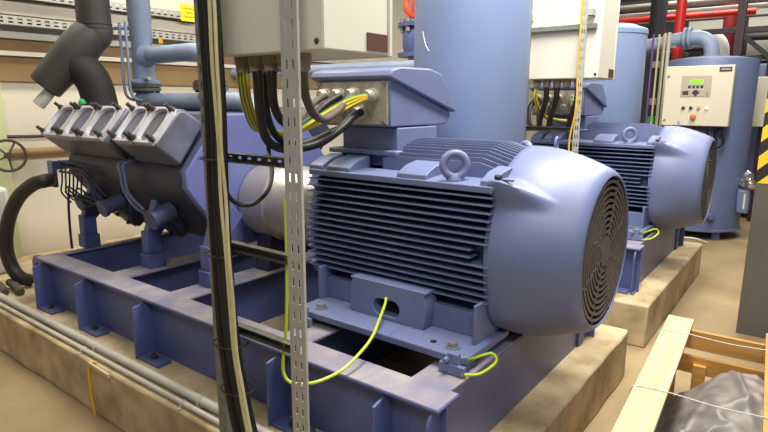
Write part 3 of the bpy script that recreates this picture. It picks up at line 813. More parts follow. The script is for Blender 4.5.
for z, dx in ((1.455, .0), (1.12, .0), (.79, .016), (.62, .045)):
    c = Vector((-1.625 + dx, 1.195, z))
    solo('cable_tie', MB().tube([c + Vector((-.055, -.03, 0)), c + Vector((.0, -.048, 0)), c + Vector((.055, -.03, 0)), c + Vector((.055, .045, 0)), c + Vector((-.055, .045, 0))], .003, 6, 3, True), 'black', {1.455: 'thin black tie round the cable bundle beside the top rung', 1.12: 'thin black tie round the cable bundle beside the middle rung', .79: 'thin black tie round the cable bundle beside the bottom rung', .62: 'lowest thin black tie round the cable bundle, below the rungs'}[z], 'cable tie', 'cable ties')

# power cables from the box to the motor
def loop(x0, y0, xg, zg, low, r, m, lab, group, bow=0.0, dy=0, n=10):
    pts = [(x0, y0 + dy, 1.75), (x0 - .005, y0 + .01 + dy, 1.66), (x0 - .01 + bow, y0 + .07 + dy, low + .08), (x0 + .02 + bow, y0 + .17 + dy, low),
           ((x0 + xg) / 2 + .03 + bow, y0 + .32 + dy, low + .01), (xg - .02, 1.92 + dy, (low + zg) / 2 - .01), (xg, 2.0 + dy, zg - .015), (xg, 2.05 + dy, zg)]
    return cable('motor_cable', pts, r, m, lab, group, n)
G1 = 'cables between nearer box and motor'
cable('motor_cable', [(-1.601, 1.370, 1.774), (-1.599, 1.370, 1.719), (-1.677, 1.440, 1.614), (-1.764, 1.540, 1.501), (-1.793, 1.640, 1.453), (-1.756, 1.720, 1.450), (-1.722, 1.820, 1.472), (-1.702, 1.930, 1.529), (-1.699, 2.010, 1.580), (-1.699, 2.060, 1.597)], .0185, 'black', 'black motor cable from the second gland of near box, hanging lowest of all', G1, 10)
cable('motor_cable', [(-1.524, 1.370, 1.775), (-1.527, 1.370, 1.718), (-1.621, 1.460, 1.632), (-1.705, 1.580, 1.565), (-1.756, 1.700, 1.544), (-1.791, 1.820, 1.574), (-1.831, 1.940, 1.620), (-1.833, 2.010, 1.651), (-1.827, 2.060, 1.670)], .017, 'black', 'black motor cable from the third gland of the near box, behind bright upright', G1, 10)
cable('motor_cable', [(-1.374, 1.370, 1.773), (-1.386, 1.380, 1.722), (-1.464, 1.470, 1.658), (-1.553, 1.600, 1.598), (-1.614, 1.720, 1.575), (-1.661, 1.840, 1.597), (-1.706, 1.950, 1.634), (-1.722, 2.010, 1.660), (-1.734, 2.060, 1.674)], .0165, 'brown_cable', 'dusty brown motor cable right of the bright upright, to the third plate gland', G1, 10)
cable('motor_cable', [(-1.450, 1.370, 1.775), (-1.452, 1.370, 1.717), (-1.546, 1.460, 1.636), (-1.653, 1.580, 1.582), (-1.784, 1.740, 1.571), (-1.861, 1.860, 1.598), (-1.907, 1.960, 1.633), (-1.916, 2.010, 1.656), (-1.923, 2.060, 1.670)], .0165, 'brown_cable', 'dusty motor cable coming from behind bright upright to the leftmost plate gland', G1, 10)
cable('motor_cable', [(-1.632, 1.420, 1.778), (-1.638, 1.430, 1.704), (-1.725, 1.520, 1.582), (-1.792, 1.630, 1.496), (-1.804, 1.720, 1.465), (-1.797, 1.810, 1.469), (-1.772, 1.900, 1.501), (-1.758, 1.980, 1.525), (-1.744, 2.020, 1.543)], .015, 'black', 'thinner black motor cable running under the striped earth cables', G1, 10)
cable('earth_cable', [(-1.699, 1.370, 1.778), (-1.698, 1.370, 1.714), (-1.767, 1.440, 1.632), (-1.834, 1.530, 1.547), (-1.843, 1.600, 1.520), (-1.788, 1.660, 1.507), (-1.744, 1.740, 1.530), (-1.720, 1.840, 1.566), (-1.691, 1.960, 1.621), (-1.659, 2.020, 1.652), (-1.634, 2.060, 1.665)], .0095, 'gy', 'leftmost of three striped green yellow earth cables under the near control box', 'earth cables of the nearer motor')
cable('earth_cable', [(-1.680, 1.370, 1.777), (-1.679, 1.370, 1.714), (-1.747, 1.440, 1.632), (-1.813, 1.530, 1.548), (-1.822, 1.600, 1.525), (-1.767, 1.660, 1.512), (-1.729, 1.740, 1.543), (-1.720, 1.840, 1.581), (-1.691, 1.960, 1.637), (-1.659, 2.020, 1.661), (-1.634, 2.060, 1.669)], .0095, 'gy', 'middle one of three striped green yellow earth cables under the near control box', 'earth cables of the nearer motor')
cable('earth_cable', [(-1.661, 1.370, 1.776), (-1.660, 1.370, 1.714), (-1.728, 1.440, 1.632), (-1.792, 1.530, 1.548), (-1.801, 1.600, 1.529), (-1.747, 1.660, 1.517), (-1.715, 1.740, 1.556), (-1.720, 1.840, 1.597), (-1.691, 1.960, 1.652), (-1.659, 2.020, 1.669), (-1.634, 2.060, 1.672)], .0095, 'gy', 'rightmost of three striped green yellow earth cables under the near control box', 'earth cables of the nearer motor')
def loop(x0, y0, xg, zg, low, r, m, lab, group, bow=0.0, dy=0, n=10):
    pts = [(x0, y0 + dy, 1.75), (x0 - .005, y0 + .01 + dy, 1.66), (x0 - .06 + bow, y0 + .07 + dy, low + .08), (x0 - .12 + bow, y0 + .17 + dy, low),
           ((x0 + xg) / 2 - .08 + bow, y0 + .32 + dy, low + .01), (xg - .02, 1.92 + dy, (low + zg) / 2 + .02), (xg, 2.0 + dy, zg - .015), (xg, 2.05 + dy, zg)]
    return cable('motor_cable', pts, r, m, lab, group, n)
# thin black loop below the top rung
cable('control_lead', [(-1.821, 1.600, 1.479), (-1.795, 1.580, 1.428), (-1.691, 1.500, 1.374), (-1.626, 1.420, 1.319), (-1.632, 1.360, 1.277), (-1.664, 1.330, 1.270), (-1.688, 1.300, 1.290), (-1.694, 1.280, 1.329), (-1.685, 1.265, 1.397)], .009, 'black', 'thin black lead hanging in a loop in front of the steel guard', None)

# farther box cables
G2 = 'cables between farther box and motor'
labs = ('black cable under the farther control box, leftmost', 'black cable under the farther control box, second from left', 'black cable under the farther control box, rightmost')
for i, (x0, xg) in enumerate(((-1.602, -1.94), (-1.526, -1.85), (-1.378, -1.76))):
    loop(x0, 1.37, xg, 1.675, 1.45, .02, 'black', labs[i], G2, 0, DY)
pts = [(-1.676, 1.37 + DY, 1.75), (-1.68, 1.375 + DY, 1.66), (-1.66, 1.50 + DY, 1.54), (-1.55, 1.68 + DY, 1.50), (-1.50, 1.80 + DY, 1.54), (-1.60, 1.95 + DY, 1.62), (-1.65, 2.05 + DY, 1.67)]
cable('earth_cable', pts, .013, 'gy', 'green yellow earth cable drooping below the farther control box', None)
cable('yellow_cable', [(-1.325, 1.21 + DY, 2.7), (-1.33, 1.21 + DY, 2.2), (-1.332, 1.21 + DY, 1.9), (-1.325, 1.21 + DY, 1.6), (-1.355, 1.21 + DY, 1.4), (-1.35, 1.21 + DY, 1.25), (-1.335, 1.215 + DY, .9)], .006, 'yellow_cable', 'yellow cable running down the farther perforated stand', None)

# earth wires by the near motor
cable('earth_wire', [(-1.426, 1.895, 0.800), (-1.405, 1.860, 0.787), (-1.371, 1.780, 0.757), (-1.318, 1.660, 0.727), (-1.298, 1.560, 0.702), (-1.302, 1.460, 0.670), (-1.329, 1.370, 0.655), (-1.349, 1.300, 0.666), (-1.383, 1.275, 0.673), (-1.402, 1.265, 0.702), (-1.401, 1.262, 0.756), (-1.381, 1.262, 0.874), (-1.369, 1.262, 1.021), (-1.366, 1.264, 1.195), (-1.371, 1.268, 1.329)], .006, 'gy_bright', 'bright green yellow earth wire hanging from near motor foot to bright upright', None)
cable('earth_wire', [(-.967, 1.80, .68), (-.93, 1.80, .70), (-.88, 1.83, .72), (-.86, 1.83, .69), (-.90, 1.78, .65), (-.955, 1.74, .645)], .006, 'gy_bright', 'short green yellow bonding loop at the near motor foot corner', None)
cable('earth_wire', [(-.967, 1.80 + DY, .68), (-.93, 1.80 + DY, .70), (-.88, 1.83 + DY, .72), (-.86, 1.83 + DY, .69), (-.90, 1.78 + DY, .65), (-.955, 1.74 + DY, .645)], .006, 'gy_bright', 'short green yellow bonding loop at the farther motor foot', None)

# ------------------------------------------------------------------ plinth pipes and hose
def clip(x, y, r):
    m = MB(); m.torus((x, y, .3005 + r), (1, 0, 0), r + .003, .005, 16, 6); m.box(x - .008, x + .008, y - r - .02, y + r + .02, .3, .304); return m
p = thing('conduit_pipe', 'thicker grey pipe lying along the front edge of the nearer plinth', 'pipe', (-2.9, 1.365, .3), 'pipes on the plinth edge')
part('tube', MB().cyl((-4.42, 1.365, .326), (-1.30, 1.365, .326), .0215, n=16), 'conduit', p)
for x in (-3.0, -2.06): part('pipe_clip', clip(x, 1.365, .0215), 'conduit', p)
p = thing('conduit_pipe', 'thinner rusty white pipe in front of the thick pipe on plinth edge', 'pipe', (-2.9, 1.312, .3), 'pipes on the plinth edge')
part('tube', MB().cyl((-4.40, 1.312, .316), (-1.30, 1.312, .316), .0125, n=14), 'conduit', p)
for x in (-3.05, -2.12): part('pipe_clip', clip(x, 1.312, .0125), 'conduit', p)
cable('suction_hose', [(-4.138, 1.690, 1.112), (-4.074, 1.620, 1.118), (-4.168, 1.580, 1.087), (-4.318, 1.540, 0.988), (-4.478, 1.520, 0.817), (-4.556, 1.510, 0.625), (-4.542, 1.520, 0.476), (-4.492, 1.550, 0.387), (-4.480, 1.620, 0.341)], .046, 'black_hose', 'thick black hose curving from compressor end down to the plinth', None, 18, 6, 'hose')
for i, (x, y, lab) in enumerate(((-4.50, 1.42, 'dusty dark hose end lying on the plinth beside the pipe ends'), (-4.42, 1.49, 'dark hose stub behind the other hose end at the plinth corner'))):
    cable('hose_stub', [(x - .16, y + .02, .34), (x - .05, y + .01, .345), (x + .05, y, .335), (x + .10, y - .01, .325)], .028, 'brown_cable', lab, 'hose stubs', 12, 4, 'hose')
solo('wood_batten', MB().obox((-2.79, 1.262, .293), (.10, 0, -.004), (0, .006, 0), (.001, 0, .011)), 'wood', 'thin light wooden batten on the upper front face of the nearer plinth', 'batten')
cable('thin_wire', [(-2.86, 1.285, .306), (-2.90, 1.268, .29), (-2.905, 1.262, .2), (-2.89, 1.26, .08), (-2.88, 1.262, .006)], .006, 'yellow_cable', 'thin yellowish wire hanging down the front of the nearer plinth', None)

# ------------------------------------------------------------------ left wall fittings
def tray(y0, y1, z0, z1, label, x=-5.44):
    m = MB(); zs = [0, (z1 - z0) * .2, (z1 - z0) * .38, (z1 - z0) * .6, (z1 - z0) * .78, z1 - z0]
    us = [0]; hs = set(); k = .04
    while k < y1 - y0 - .05:
        us += [k, k + .035]; hs |= {(len(us) - 2, 1), (len(us) - 2, 3)}; k += .07
    us.append(y1 - y0)
    m.perf((x + .12, y0, z0), (0, 1, 0), (0, 0, 1), (-1, 0, 0), us, zs, hs, .003)
    m.box(x - .028, x + .117, y0, y1, z0, z0 + .004)
    return solo('cable_tray', m, 'galv', label, 'cable tray', 'cable trays on the left wall')
tray(-.5, 6.2, 2.245, 2.315, 'lower perforated steel cable tray on the left wall, level with black elbow')
tray(-.5, 6.2, 2.46, 2.53, 'upper perforated steel cable tray along the top of left wall')
for i, z in enumerate((2.262, 2.478)):
    for k in range(2):
        solo('tray_cable', MB().tube([(-5.40 + .05 * k, -.5 + j * .5, z + .014 + .004 * math.sin(j * 2.1 + k)) for j in range(14)], .011, 8, 3), 'black' if k else 'brown_cable',
             ('dusty brown cable at the back of the lower wall tray', 'black cable in the lower wall tray', 'dusty brown cable at the back of the upper wall tray', 'black cable in the upper wall tray')[2 * i + k], 'cable', 'cables in the wall trays')
solo('wall_duct', MB().box(-5.469, -5.38, -.5, 6.2, 2.33, 2.435), 'wall', 'long beige wall duct between the two cable trays', 'duct', bevel=.006)
solo('wall_rail', MB().box(-5.469, -5.41, -.5, 6.2, 2.145, 2.20), 'grey_box', 'white wall rail right below the lower cable tray', 'rail', bevel=.004)
solo('wall_rail', MB().box(-5.469, -5.41, -.5, 6.2, 2.005, 2.045), 'wall', 'lower cream wall rail between two brown boards', 'rail', bevel=.004)
solo('wall_board', MB().box(-5.469, -5.44, -.5, 6.2, 2.05, 2.14), 'brown', 'narrow brown board on left wall above the cream rail', 'board')
solo('wall_board', MB().box(-5.469, -5.44, -.5, 6.2, 1.80, 2.0), 'brown', 'wide brown board on left wall below the cream rail', 'board')
sg = thing('wall_sign', 'yellow notice with faint handwriting on the upper cable tray', 'sign', (-5.27, 3.66, 2.46))
part('sheet', MB().box(-5.308, -5.30, 3.57, 3.75, 2.44, 2.60), 'sign', sg)
iw = MB()
for j, (a, b) in enumerate(((3.60, 3.72), (3.63, 3.70), (3.61, 3.73))):
    y = a
    while y < b:
        iw.box(-5.2995, -5.2985, y, y + .010, 2.56 - j * .04, 2.566 - j * .04 + .003 * ((int(y * 1000)) % 3)); y += .016
part('writing', iw, 'ink', sg)
solo('yellow_tag', MB().box(-5.317, -5.312, 3.31, 3.35, 2.20, 2.25), 'btn_y', 'small orange yellow tag under the lower tray beside blue riser', 'tag')
solo('wall_post', MB().box(-5.469, -5.39, 1.78, 1.90, .3005, 1.79), 'pale_green', 'pale green post at far left against the cream wall', 'post', bevel=.004)

hw = thing('handwheel', 'rusty five spoke valve handwheel on the left wall', 'handwheel', (-5.3, 1.83, 1.19))
w_ = MB().torus((-5.25, 1.84, 1.20), (1, -.25, .05), .125, .012, 36, 8)
for k in range(5):
    a = k * 2 * PI / 5 + .3
    d = Vector((1, -.25, .05)).normalized(); a1 = d.orthogonal().normalized(); b1 = d.cross(a1)
    q = Vector((-5.25, 1.84, 1.20)); w_.tube([q, q + (a1 * math.cos(a) + b1 * math.sin(a)) * .122], .008, 6, 1)
w_.lathe([(.028, -.02), (.028, .02)], (-5.25, 1.84, 1.20), (1, -.25, .05), 14)
part('wheel', w_, 'rust', hw)
part('stem', MB().cyl((-5.25, 1.84, 1.20), (-5.47, 1.89, 1.19), .014), 'bolt', hw)
solo('wall_chain', MB().tube([(-5.42, 1.86, 1.345), (-5.42, 2.1, 1.338), (-5.42, 2.5, 1.335)], .014, 8, 4), 'bolt', 'dark knurled rod along the wall above the handwheel', 'rod')
solo('wall_pipe', MB().cyl((-5.43, 1.6, 1.205), (-5.43, 3.6, 1.19), .036), 'brown', 'brown pipe along left wall behind the handwheel', 'pipe')
solo('grey_cabinet', MB().prism([(-5.35, 1.42), (-4.98, 1.42), (-4.98, 1.72), (-5.35, 1.72)], 'z', .3005, .98), 'grey_box', 'light grey cabinet at far left behind the black hose', 'cabinet', bevel=.03)

# ------------------------------------------------------------------ pipework seen between near box and tank
vb = thing('pipe_valve', 'dark blue bolted valve body seen between near box and tall tank', 'valve', (-3.47, 5.2, 1.6))
part('body', MB().lathe([(.10, 0), (.17, .03), (.19, .10), (.19, .22), (.17, .30), (.10, .34)], (-3.47, 5.2, 2.11), (0, 0, 1), 24), 'paint_deep', vb)
for z in (2.40, 2.10): part('flange', MB().lathe([(.24, 0), (.24, .04)], (-3.47, 5.2, z), (0, 0, 1), 24), 'paint_deep', vb)
for k in range(10):
    a = k * PI / 5 + .2
    part('bolt', MB().cyl((-3.47 + .2 * math.cos(a), 5.2 + .2 * math.sin(a), 2.35), (-3.47 + .2 * math.cos(a), 5.2 + .2 * math.sin(a), 2.48), .025, n=6), 'bolt_l', vb)
part('down_pipe', MB().cyl((-3.47, 5.2, .3005), (-3.47, 5.2, 2.10), .13, n=24), 'pipe', vb)
rv = thing('relief_valve', 'orange red valve with handwheel above the dark blue valve body', 'valve', (-3.47, 5.2, 2.2))
part('body', MB().lathe([(.03, 0), (.05, .04), (.10, .10), (.10, .22), (.05, .28)], (-3.47, 5.2, 2.44), (0, 0, 1), 18), 'orange', rv)
part('wheel', MB().torus((-3.40, 5.05, 2.61), (.5, -.8, .2), .13, .03, 24, 8), 'orange', rv)
solo('horizontal_pipe', MB().cyl((-5.4695, 4.3, 1.95), (-2.30, 4.3, 1.95), .052, n=20), 'pipe', 'grey blue horizontal pipe passing behind the near terminal box', 'pipe')
solo('pipe_support', MB().box(-2.78, -2.72, 4.25, 4.28, .3005, 1.89), 'paint_deep', 'blue post holding the horizontal pipe behind the near motor', 'post')

# ------------------------------------------------------------------ far right: vessel with control panel
def make_vessel():
    t = thing('dryer_vessel', 'blue upright vessel at far right behind the cream control panel', 'vessel', (-1.15, 8.1, 0), 'far upright vessels')
    b = MB().lathe([(.52, 0), (.52, .02), (.5, .025), (.5, 2.0), (.485, 2.03), (.3, 2.06), (.05, 2.07)], (-1.15, 8.1, .11), (0, 0, 1), 64)
    part('shell', b, 'vessel', t)
    for a in (.6, 2.5, 4.3, 5.5):
        c, s_ = math.cos(a) * .42, math.sin(a) * .42
        part('leg', MB().box(-1.15 + c - .04, -1.15 + c + .04, 8.1 + s_ - .04, 8.1 + s_ + .04, .0005, .11), 'paint_deep', t)
    for z in (1.30, .30):
        part('sight_boss', MB().lathe([(.045, 0), (.045, .05), (.03, .07)], (-.93, 7.66, z), (.5, -.87, 0), 14), 'paint_deep', t)
    return t
ves = make_vessel()
copy_tree(ves, (.42, 1.95, 0), 'farthest blue vessel, mostly hidden, behind the small second cream panel')
bd = thing('bend_pipe', 'grey blue swan neck pipe arching off the top of the right vessel', 'pipe', (-1.16, 8.1, 2.17))
part('tube', MB().tube([(-1.16, 8.1, 2.10), (-1.16, 8.1, 2.22), (-1.19, 8.1, 2.33), (-1.27, 8.1, 2.40), (-1.38, 8.1, 2.415), (-1.56, 8.1, 2.40), (-1.75, 8.1, 2.36), (-2.0, 8.1, 2.34), (-2.3, 8.1, 2.33)], .085, 18, 4), 'pipe', bd)
for x in (-1.43, -1.48): part('flange_ring', MB().lathe([(.13, 0), (.13, .03)], (x, 8.1, 2.412), (1, 0, .04), 20), 'pipe', bd)
part('collar', MB().lathe([(.12, 0), (.12, .02)], (-1.16, 8.1, 2.17), (0, 0, 1), 20), 'pipe', bd)

def panel_face(t, x0, x1, y, z0, z1):
    w, h = x1 - x0, z1 - z0
    part('enclosure', MB().box(x0, x1, y + .012, y + .17, z0, z1), 'panel_cream', t, .006)
    d = part('door', MB().box(x0 + .004, x1 - .004, y, y + .011, z0 + .004, z1 - .004), 'panel_cream', t, .004)
    pl = part('plaque', MB().box(x0 + .79 * w, x0 + .965 * w, y - .004, y, z1 - .072, z1 - .022), 'plaque', d)
    tx = MB()
    for k in range(7):
        xx = x0 + (.815 + .019 * k) * w
        tx.box(xx, xx + .008, y - .0055, y - .004, z1 - .055 + .004 * (k % 2), z1 - .038)
    part('lettering', tx, 'panel_cream', pl, stuff=True)
    return d
cp = thing('control_cabinet', 'cream control panel with green display on the right vessel', 'control panel', (-1.17, 7.5, 1.37))
d = panel_face(cp, -1.515, -.822, 7.43, 1.37, 2.045)
dp = part('display_panel', MB().box(-1.335, -1.03, 7.424, 7.43, 1.70, 1.935), 'grey_p', d, .003)
part('screen', MB().box(-1.25, -1.115, 7.421, 7.424, 1.845, 1.888), 'lcd', dp, 0, 'glowing green display')
kb = MB()
for i in range(4):
    part('key', MB().box(-1.262 + i * .042, -1.236 + i * .042, 7.421, 7.424, 1.795, 1.825), 'btn_k', dp)
for i in range(5):
    part('key', MB().box(-1.265 + i * .036, -1.243 + i * .036, 7.421, 7.424, 1.775, 1.786), 'grey_box', dp)
part('keypad', MB().box(-1.315, -1.255, 7.421, 7.424, 1.722, 1.765), 'plaque', dp)
part('cursor_key', MB().obox((-1.18, 7.4225, 1.745), (.02, 0, .02), (0, .0015, 0), (-.02, 0, .02)), 'plaque', dp)
part('key', MB().box(-1.075, -1.05, 7.421, 7.424, 1.742, 1.762), 'btn_y', dp); part('key', MB().box(-1.075, -1.05, 7.421, 7.424, 1.718, 1.738), 'btn_g', dp)
for x, m in ((-1.29, 'btn_k'), (-1.212, 'btn_k'), (-1.133, 'btn_y'), (-1.052, 'lamp_l')):
    bz = part('push_button', MB().lathe([(.022, 0), (.022, .008)], (x, 7.43, 1.575), (0, -1, 0), 18), 'galv', d)
    part('button_cap', MB().lathe([(.016, 0), (.016, .012)], (x, 7.422, 1.575), (0, -1, 0), 16), m, bz)
part('stop_button', MB().lathe([(.014, 0), (.014, .02), (.032, .022), (.030, .04), (.02, .046)], (-1.177, 7.43, 1.475), (0, -1, 0), 18), 'btn_o', d, 0, 'round orange stop button')
for z in (1.43, 1.93): part('lock', MB().lathe([(.014, 0), (.014, .006)], (-1.48, 7.43, z), (0, -1, 0), 12), 'galv_dark', d)
for k in range(9):
    x = -1.46 + k * .07
    part('lead', MB().tube([(x, 7.53, 1.372), (x + .01, 7.53, 1.28), (x + .02, 7.56, 1.15), (-1.1 - .02 * k, 7.59, .9)], .011, 6, 4), 'black', cp)
c2 = thing('control_cabinet', 'small second cream panel farther back at the right edge', 'control panel', (-.62, 9.1, 1.32))
panel_face(c2, -.80, -.30, 9.05, 1.32, 1.965)
for z in (1.42, 1.72):
    part('hinge', MB().box(-.84, -.80, 9.06, 9.12, z, z + .16), 'paint_deep', c2, .004)
part('bracket', MB().box(-.72, -.4, 9.23, 9.40, 1.5, 1.6), 'paint_deep', c2)

tr = thing('drain_trap', 'small chrome and blue drain fitting on the right flank of right vessel', 'valve', (-.63, 7.9, .4))
ch = MB().lathe([(.03, 0), (.05, .02), (.05, .08), (.03, .10)], (-.645, 7.9, .66), (0, 0, 1), 16).lathe([(.03, 0), (.06, .02), (.06, .06), (.03, .09)], (-.625, 7.88, .78), (.6, -.8, .3), 16)
part('chrome_cap', ch, 'chrome', tr)
part('chrome_cap', MB().lathe([(.03, 0), (.055, .02), (.055, .07), (.03, .09)], (-.58, 7.86, .70), (.6, -.8, 0), 16), 'chrome', tr)
part('trap_body', MB().box(-.69, -.56, 7.85, 7.97, .34, .62), 'paint', tr, .02)
part('level_mark', MB().box(-.62, -.60, 7.846, 7.85, .40, .58), 'grey_box', tr)
part('pipe_stub', MB().cyl((-.73, 7.95, .62), (-.63, 7.9, .60), .025), 'paint', tr)
solo('floor_cable', MB().tube([(-1.35, 7.32, .012), (-1.2, 7.40, .05), (-1.02, 7.42, .06), (-.9, 7.5, .012)], .012, 8, 5), 'strap', 'short pale hose on the floor under the right vessel', 'hose')

# pipe racks behind
def vpipe(name, x, y, z0, z1, r, m, label, group=None, cat='pipe'):
    b = MB().cyl((x, y, z0), (x, y, z1), r, n=16)
    return solo(name, b, m, label, cat, group)
vpipe('riser_pipe', -1.645, 8.62, .0005, 4.2, .062, 'red', 'bright red vertical pipe behind the swan neck pipe')
vpipe('riser_pipe', -1.28, 10.3, .0005, 4.2, .09, 'darkred', 'dark red vertical pipe farther back, right of the bright red one')
vpipe('duct_riser', -2.08, 9.35, .0005, 4.2, .115, 'rack_dark', 'thick black vertical duct left of the bright red pipe', None, 'duct')
def hpipe(name, x0, x1, y, z, r, m, label, cat='pipe', group=None):
    return solo(name, MB().cyl((x0, y, z), (x1, y, z), r, n=14), m, label, cat, group)
hpipe('fire_main', -5.469, -.9, 9.65, 2.87, .045, 'red', 'red horizontal pipe running behind the black duct', 'pipe')
hpipe('header_pipe', -5.469, .3, 9.95, 3.10, .05, 'galv_dark', 'upper grey horizontal pipe at the top right', 'pipe')
hpipe('header_pipe', -5.469, .3, 10.05, 2.99, .04, 'conduit', 'pale horizontal pipe right below the upper grey pipe', 'pipe')
rk = thing('steel_rack', 'dark purple steel rack of posts and beams at the top right', 'rack', (-.7, 8.95, 0))
for x, y in ((-.985, 8.95), (-.62, 9.35)):
    part('post', MB().box(x - .05, x + .05, y - .04, y + .04, .0005, 3.6), 'purple', rk, .004)
part('beam', MB().box(-1.45, .3, 8.995, 9.05, 2.53, 2.60), 'purple', rk, .004)
part('beam', MB().box(-1.45, .3, 8.995, 9.05, 3.05, 3.12), 'purple', rk, .004)
part('beam', MB().box(-.93, .3, 8.995, 9.05, 2.18, 2.24), 'rack_dark', rk, .004)
part('brace', MB().obox((-.80, 8.97, 2.36), (.18, 0, -.16), (0, .02, 0), (.02, 0, .022)), 'rack_dark', rk)
thin = [(-1.80, 7.95, .013, 'violet', 'thin violet conduit left of the right control panel'), (-1.745, 8.0, .012, 'cream_cable', 'thin cream conduit next to the violet one'), (-1.69, 8.02, .016, 'conduit', 'thin grey conduit between cream ones left of the right panel'), (-1.655, 7.9, .012, 'cream_cable', 'thin cream conduit right of the thin grey one'), (-1.60, 7.85, .022, 'galv', 'slotted pale channel closest to the right panel left edge')]
for x, y, r, m, l in thin:
    vpipe('conduit', x, y, .0005, 2.47, r, m, l, 'thin vertical conduits', 'conduit')
solo('clip_rail', MB().box(-1.84, -1.55, 8.04, 8.07, 2.30, 2.33), 'galv_dark', 'short grey rail holding the thin conduits near their tops', 'rail')
mk = thing('machine_cabinet', 'dark machine cabinet behind the thin conduits', 'cabinet', (-2.1, 9.0, 0))  # plain box in dark paint behind the conduits
part('body', MB().box(-2.75, -1.60, 8.72, 9.22, .0005, 2.32), 'rack_dark', mk, .02)
for i, (z, m) in enumerate(((1.35, 'btn_g'), (1.60, 'grey_p'), (1.85, 'rack_dark'), (1.1, 'btn_y'), (2.1, 'grey_p'))):
    part('hatch', MB().box(-1.98 + .03 * (i % 2), -1.86, 8.70, 8.72, z, z + .09), m, mk, .004)
solo('marker_post', MB().box(-1.42, -1.36, 9.6, 9.61, .0005, 2.36), 'sign', 'yellow marker standing behind the swan neck pipe', 'post')
for i, (x0, x1, z0, z1, l) in enumerate(((-2.12, -1.52, 2.60, 3.19, 'large white panel on the back wall behind the red pipes'), (-1.20, -0.60, 2.86, 3.19, 'upper white panel on the back wall at right'), (-1.18, -0.54, 2.33, 2.75, 'lower white panel on the back wall at right'))):
    solo('wall_panel', MB().box(x0, x1, 11.88, 11.955, z0, z1), 'grey_box', l, 'panel', 'white panels on the back wall', bevel=.01)
solo('void_backing', MB().box(-3.4, 1.2, 11.96, 12.045, 1.9, 3.6), 'rack_dark', 'dark cladding strip added for the black voids on the upper back wall', 'backing')  # dark sheet added to stand in for the shaded voids behind the pipes
for i, (y, z, r, m, l) in enumerate(((10.6, 2.62, .06, 'rack_dark', 'black horizontal pipe low behind the purple rack'), (10.9, 3.28, .07, 'rack_dark', 'black horizontal pipe near the top edge behind the red pipes'), (10.7, 2.95, .035, 'galv_dark', 'thin grey pipe just over the black horizontal pipe'))):
    hpipe('rack_pipe', -5.469, 2.2, y, z, r, m, l)
solo('insulated_elbow', MB().tube([(-1.9, 9.8, 2.52), (-1.6, 9.8, 2.55), (-1.42, 9.8, 2.53), (-1.32, 9.8, 2.42), (-1.30, 9.8, 2.2)], .13, 16, 5), 'grey_box', 'pale lagged pipe elbow behind the swan neck pipe', 'pipe')
solo('back_cabinet', MB().box(-.5, .6, 10.6, 11.2, .0005, 1.9), 'rack_dark', 'dark cabinet far back at the right edge', 'cabinet', bevel=.02)

# ------------------------------------------------------------------ striped column
cl = thing('building_column', 'steel column with yellow and black hazard stripes at the right edge', 'column', (-.16, 4.77, 0))
hp = lambda x0, x1, z0, z1: MB().box(x0, x1, 4.645, 4.665, z0, z1).box(x0, x1, 4.865, 4.885, z0, z1).box((x0 + x1) / 2 - .008, (x0 + x1) / 2 + .008, 4.66, 4.87, z0, z1)
part('shaft', hp(-.308, -.03, .0005, 4.2), 'column', cl)
hz = MB().box(-.3095, -.0285, 4.6415, 4.645, 1.10, 2.35)
part('hazard_band', hz, 'hazard', cl, 0, 'yellow and black diagonal stripes')

# ------------------------------------------------------------------ crate
cr = thing('wooden_crate', 'open pine crate with black film inside, on the floor at lower right', 'crate', (-.22, 2.5, 0))
def cpt(a, b, z):   # crate frame: a across, b along
    o = Vector((-.36, 2.0, 0)); u = Vector((.999, .05, 0)); w = Vector((-.058, .998, 0))
    return o + u * a + w * b + Vector((0, 0, z))
def cboard(a0, a1, b0, b1, z0, z1):
    v = [cpt(a, b, z) for z in (z0, z1) for a, b in ((a0, b0), (a1, b0), (a1, b1), (a0, b1))]
    return MB().add(v, [(3, 2, 1, 0), (4, 5, 6, 7), (0, 1, 5, 4), (1, 2, 6, 5), (2, 3, 7, 6), (3, 0, 4, 7)])
part('top_plank', cboard(-.102, .023, -1.0, 1.31, .478, .50), 'wood', cr, .002, 'pale fresh pine plank')
part('top_plank', cboard(.345, .455, -1.0, 1.31, .478, .50), 'wood_o', cr, .002)
for z0, z1 in ((.375, .474), (.24, .335)):
    part('end_slat', cboard(-.088, .45, 1.20, 1.222, z0, z1), 'wood_o', cr, .002)
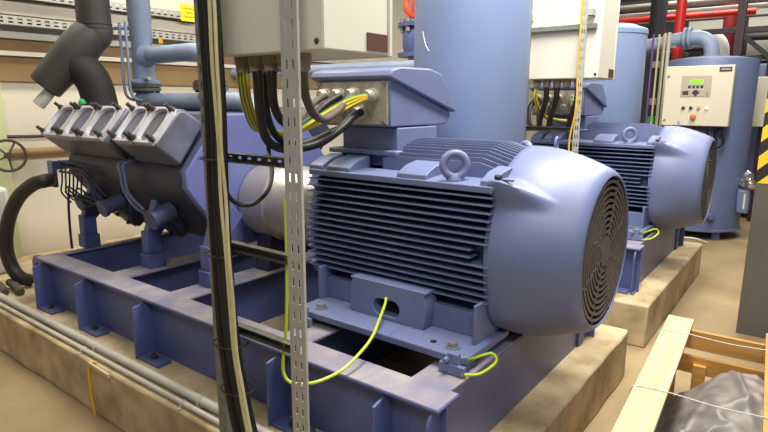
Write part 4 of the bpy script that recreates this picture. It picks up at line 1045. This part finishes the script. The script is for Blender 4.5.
for z0, z1 in ((.28, .37), (.06, .16)):
    part('side_slat', cboard(-.110, -.090, -1.0, 1.25, z0, z1), 'wood_o', cr, .002)
    part('side_slat', cboard(.45, .47, -1.0, 1.25, z0, z1), 'wood_o', cr, .002)
for a in (-.085, .05, .38):
    part('post', cboard(a, a + .06, 1.165, 1.198, .0005, .474 if a != .05 else .30), 'wood_o', cr, .002)
for a in (-.085, .39):
    part('runner', cboard(a, a + .055, -1.0, 1.16, .0005, .06), 'wood_o', cr, .002)
part('floor_board', cboard(-.028, .385, -1.0, 1.16, .03, .055), 'wood_o', cr)
for b in (1.06, .36):
    s_ = MB().tube([cpt(-.114, b - .03, .30), cpt(-.113, b - .02, .47), cpt(-.09, b - .01, .5025), cpt(.02, b, .504), cpt(.20, b, .496), cpt(.345, b, .503), cpt(.45, b, .503), cpt(.474, b, .46)], .0022, 6, 3)
    part('strap', s_, 'strap', cr)
fm = MB(); NA, NB = 60, 160; v = []
rnd = random.Random(5)
folds = [(rnd.uniform(-.2, .6), rnd.uniform(-.6, 1.2), rnd.uniform(0, PI), rnd.uniform(.010, .03), rnd.uniform(.08, .25)) for _ in range(70)]
for i in range(NA + 1):
    for j in range(NB + 1):
        a = -.07 + .505 * i / NA; b = -.9 + 2.0 * j / NB
        z = .25 + .13 * math.exp(-((a - .28) / .2) ** 2) * math.exp(-((b - .85) / .55) ** 2) - .05 * (b > 9)
        z -= .10 * math.exp(-((a + .04) / .12) ** 2)
        if b > 1.0: z -= (b - 1.0) * .5
        for fa, fb, th, wd, ln in folds:
            da, db = a - fa, b - fb
            p = da * math.cos(th) + db * math.sin(th); q = -da * math.sin(th) + db * math.cos(th)
            z += .022 * math.exp(-(p / wd) ** 2 - (q / ln) ** 2)
        v.append(cpt(a, b, max(.07, min(z, .46))))
fm.add(v, [(i * (NB + 1) + j, (i + 1) * (NB + 1) + j, (i + 1) * (NB + 1) + j + 1, i * (NB + 1) + j + 1) for i in range(NA) for j in range(NB)], True)
fo = solo('plastic_film', fm, 'film', 'crumpled shiny black plastic film lying inside the pine crate', 'plastic film', None, 0, 180)
sd = fo.modifiers.new('solid', 'SOLIDIFY'); sd.thickness = .004
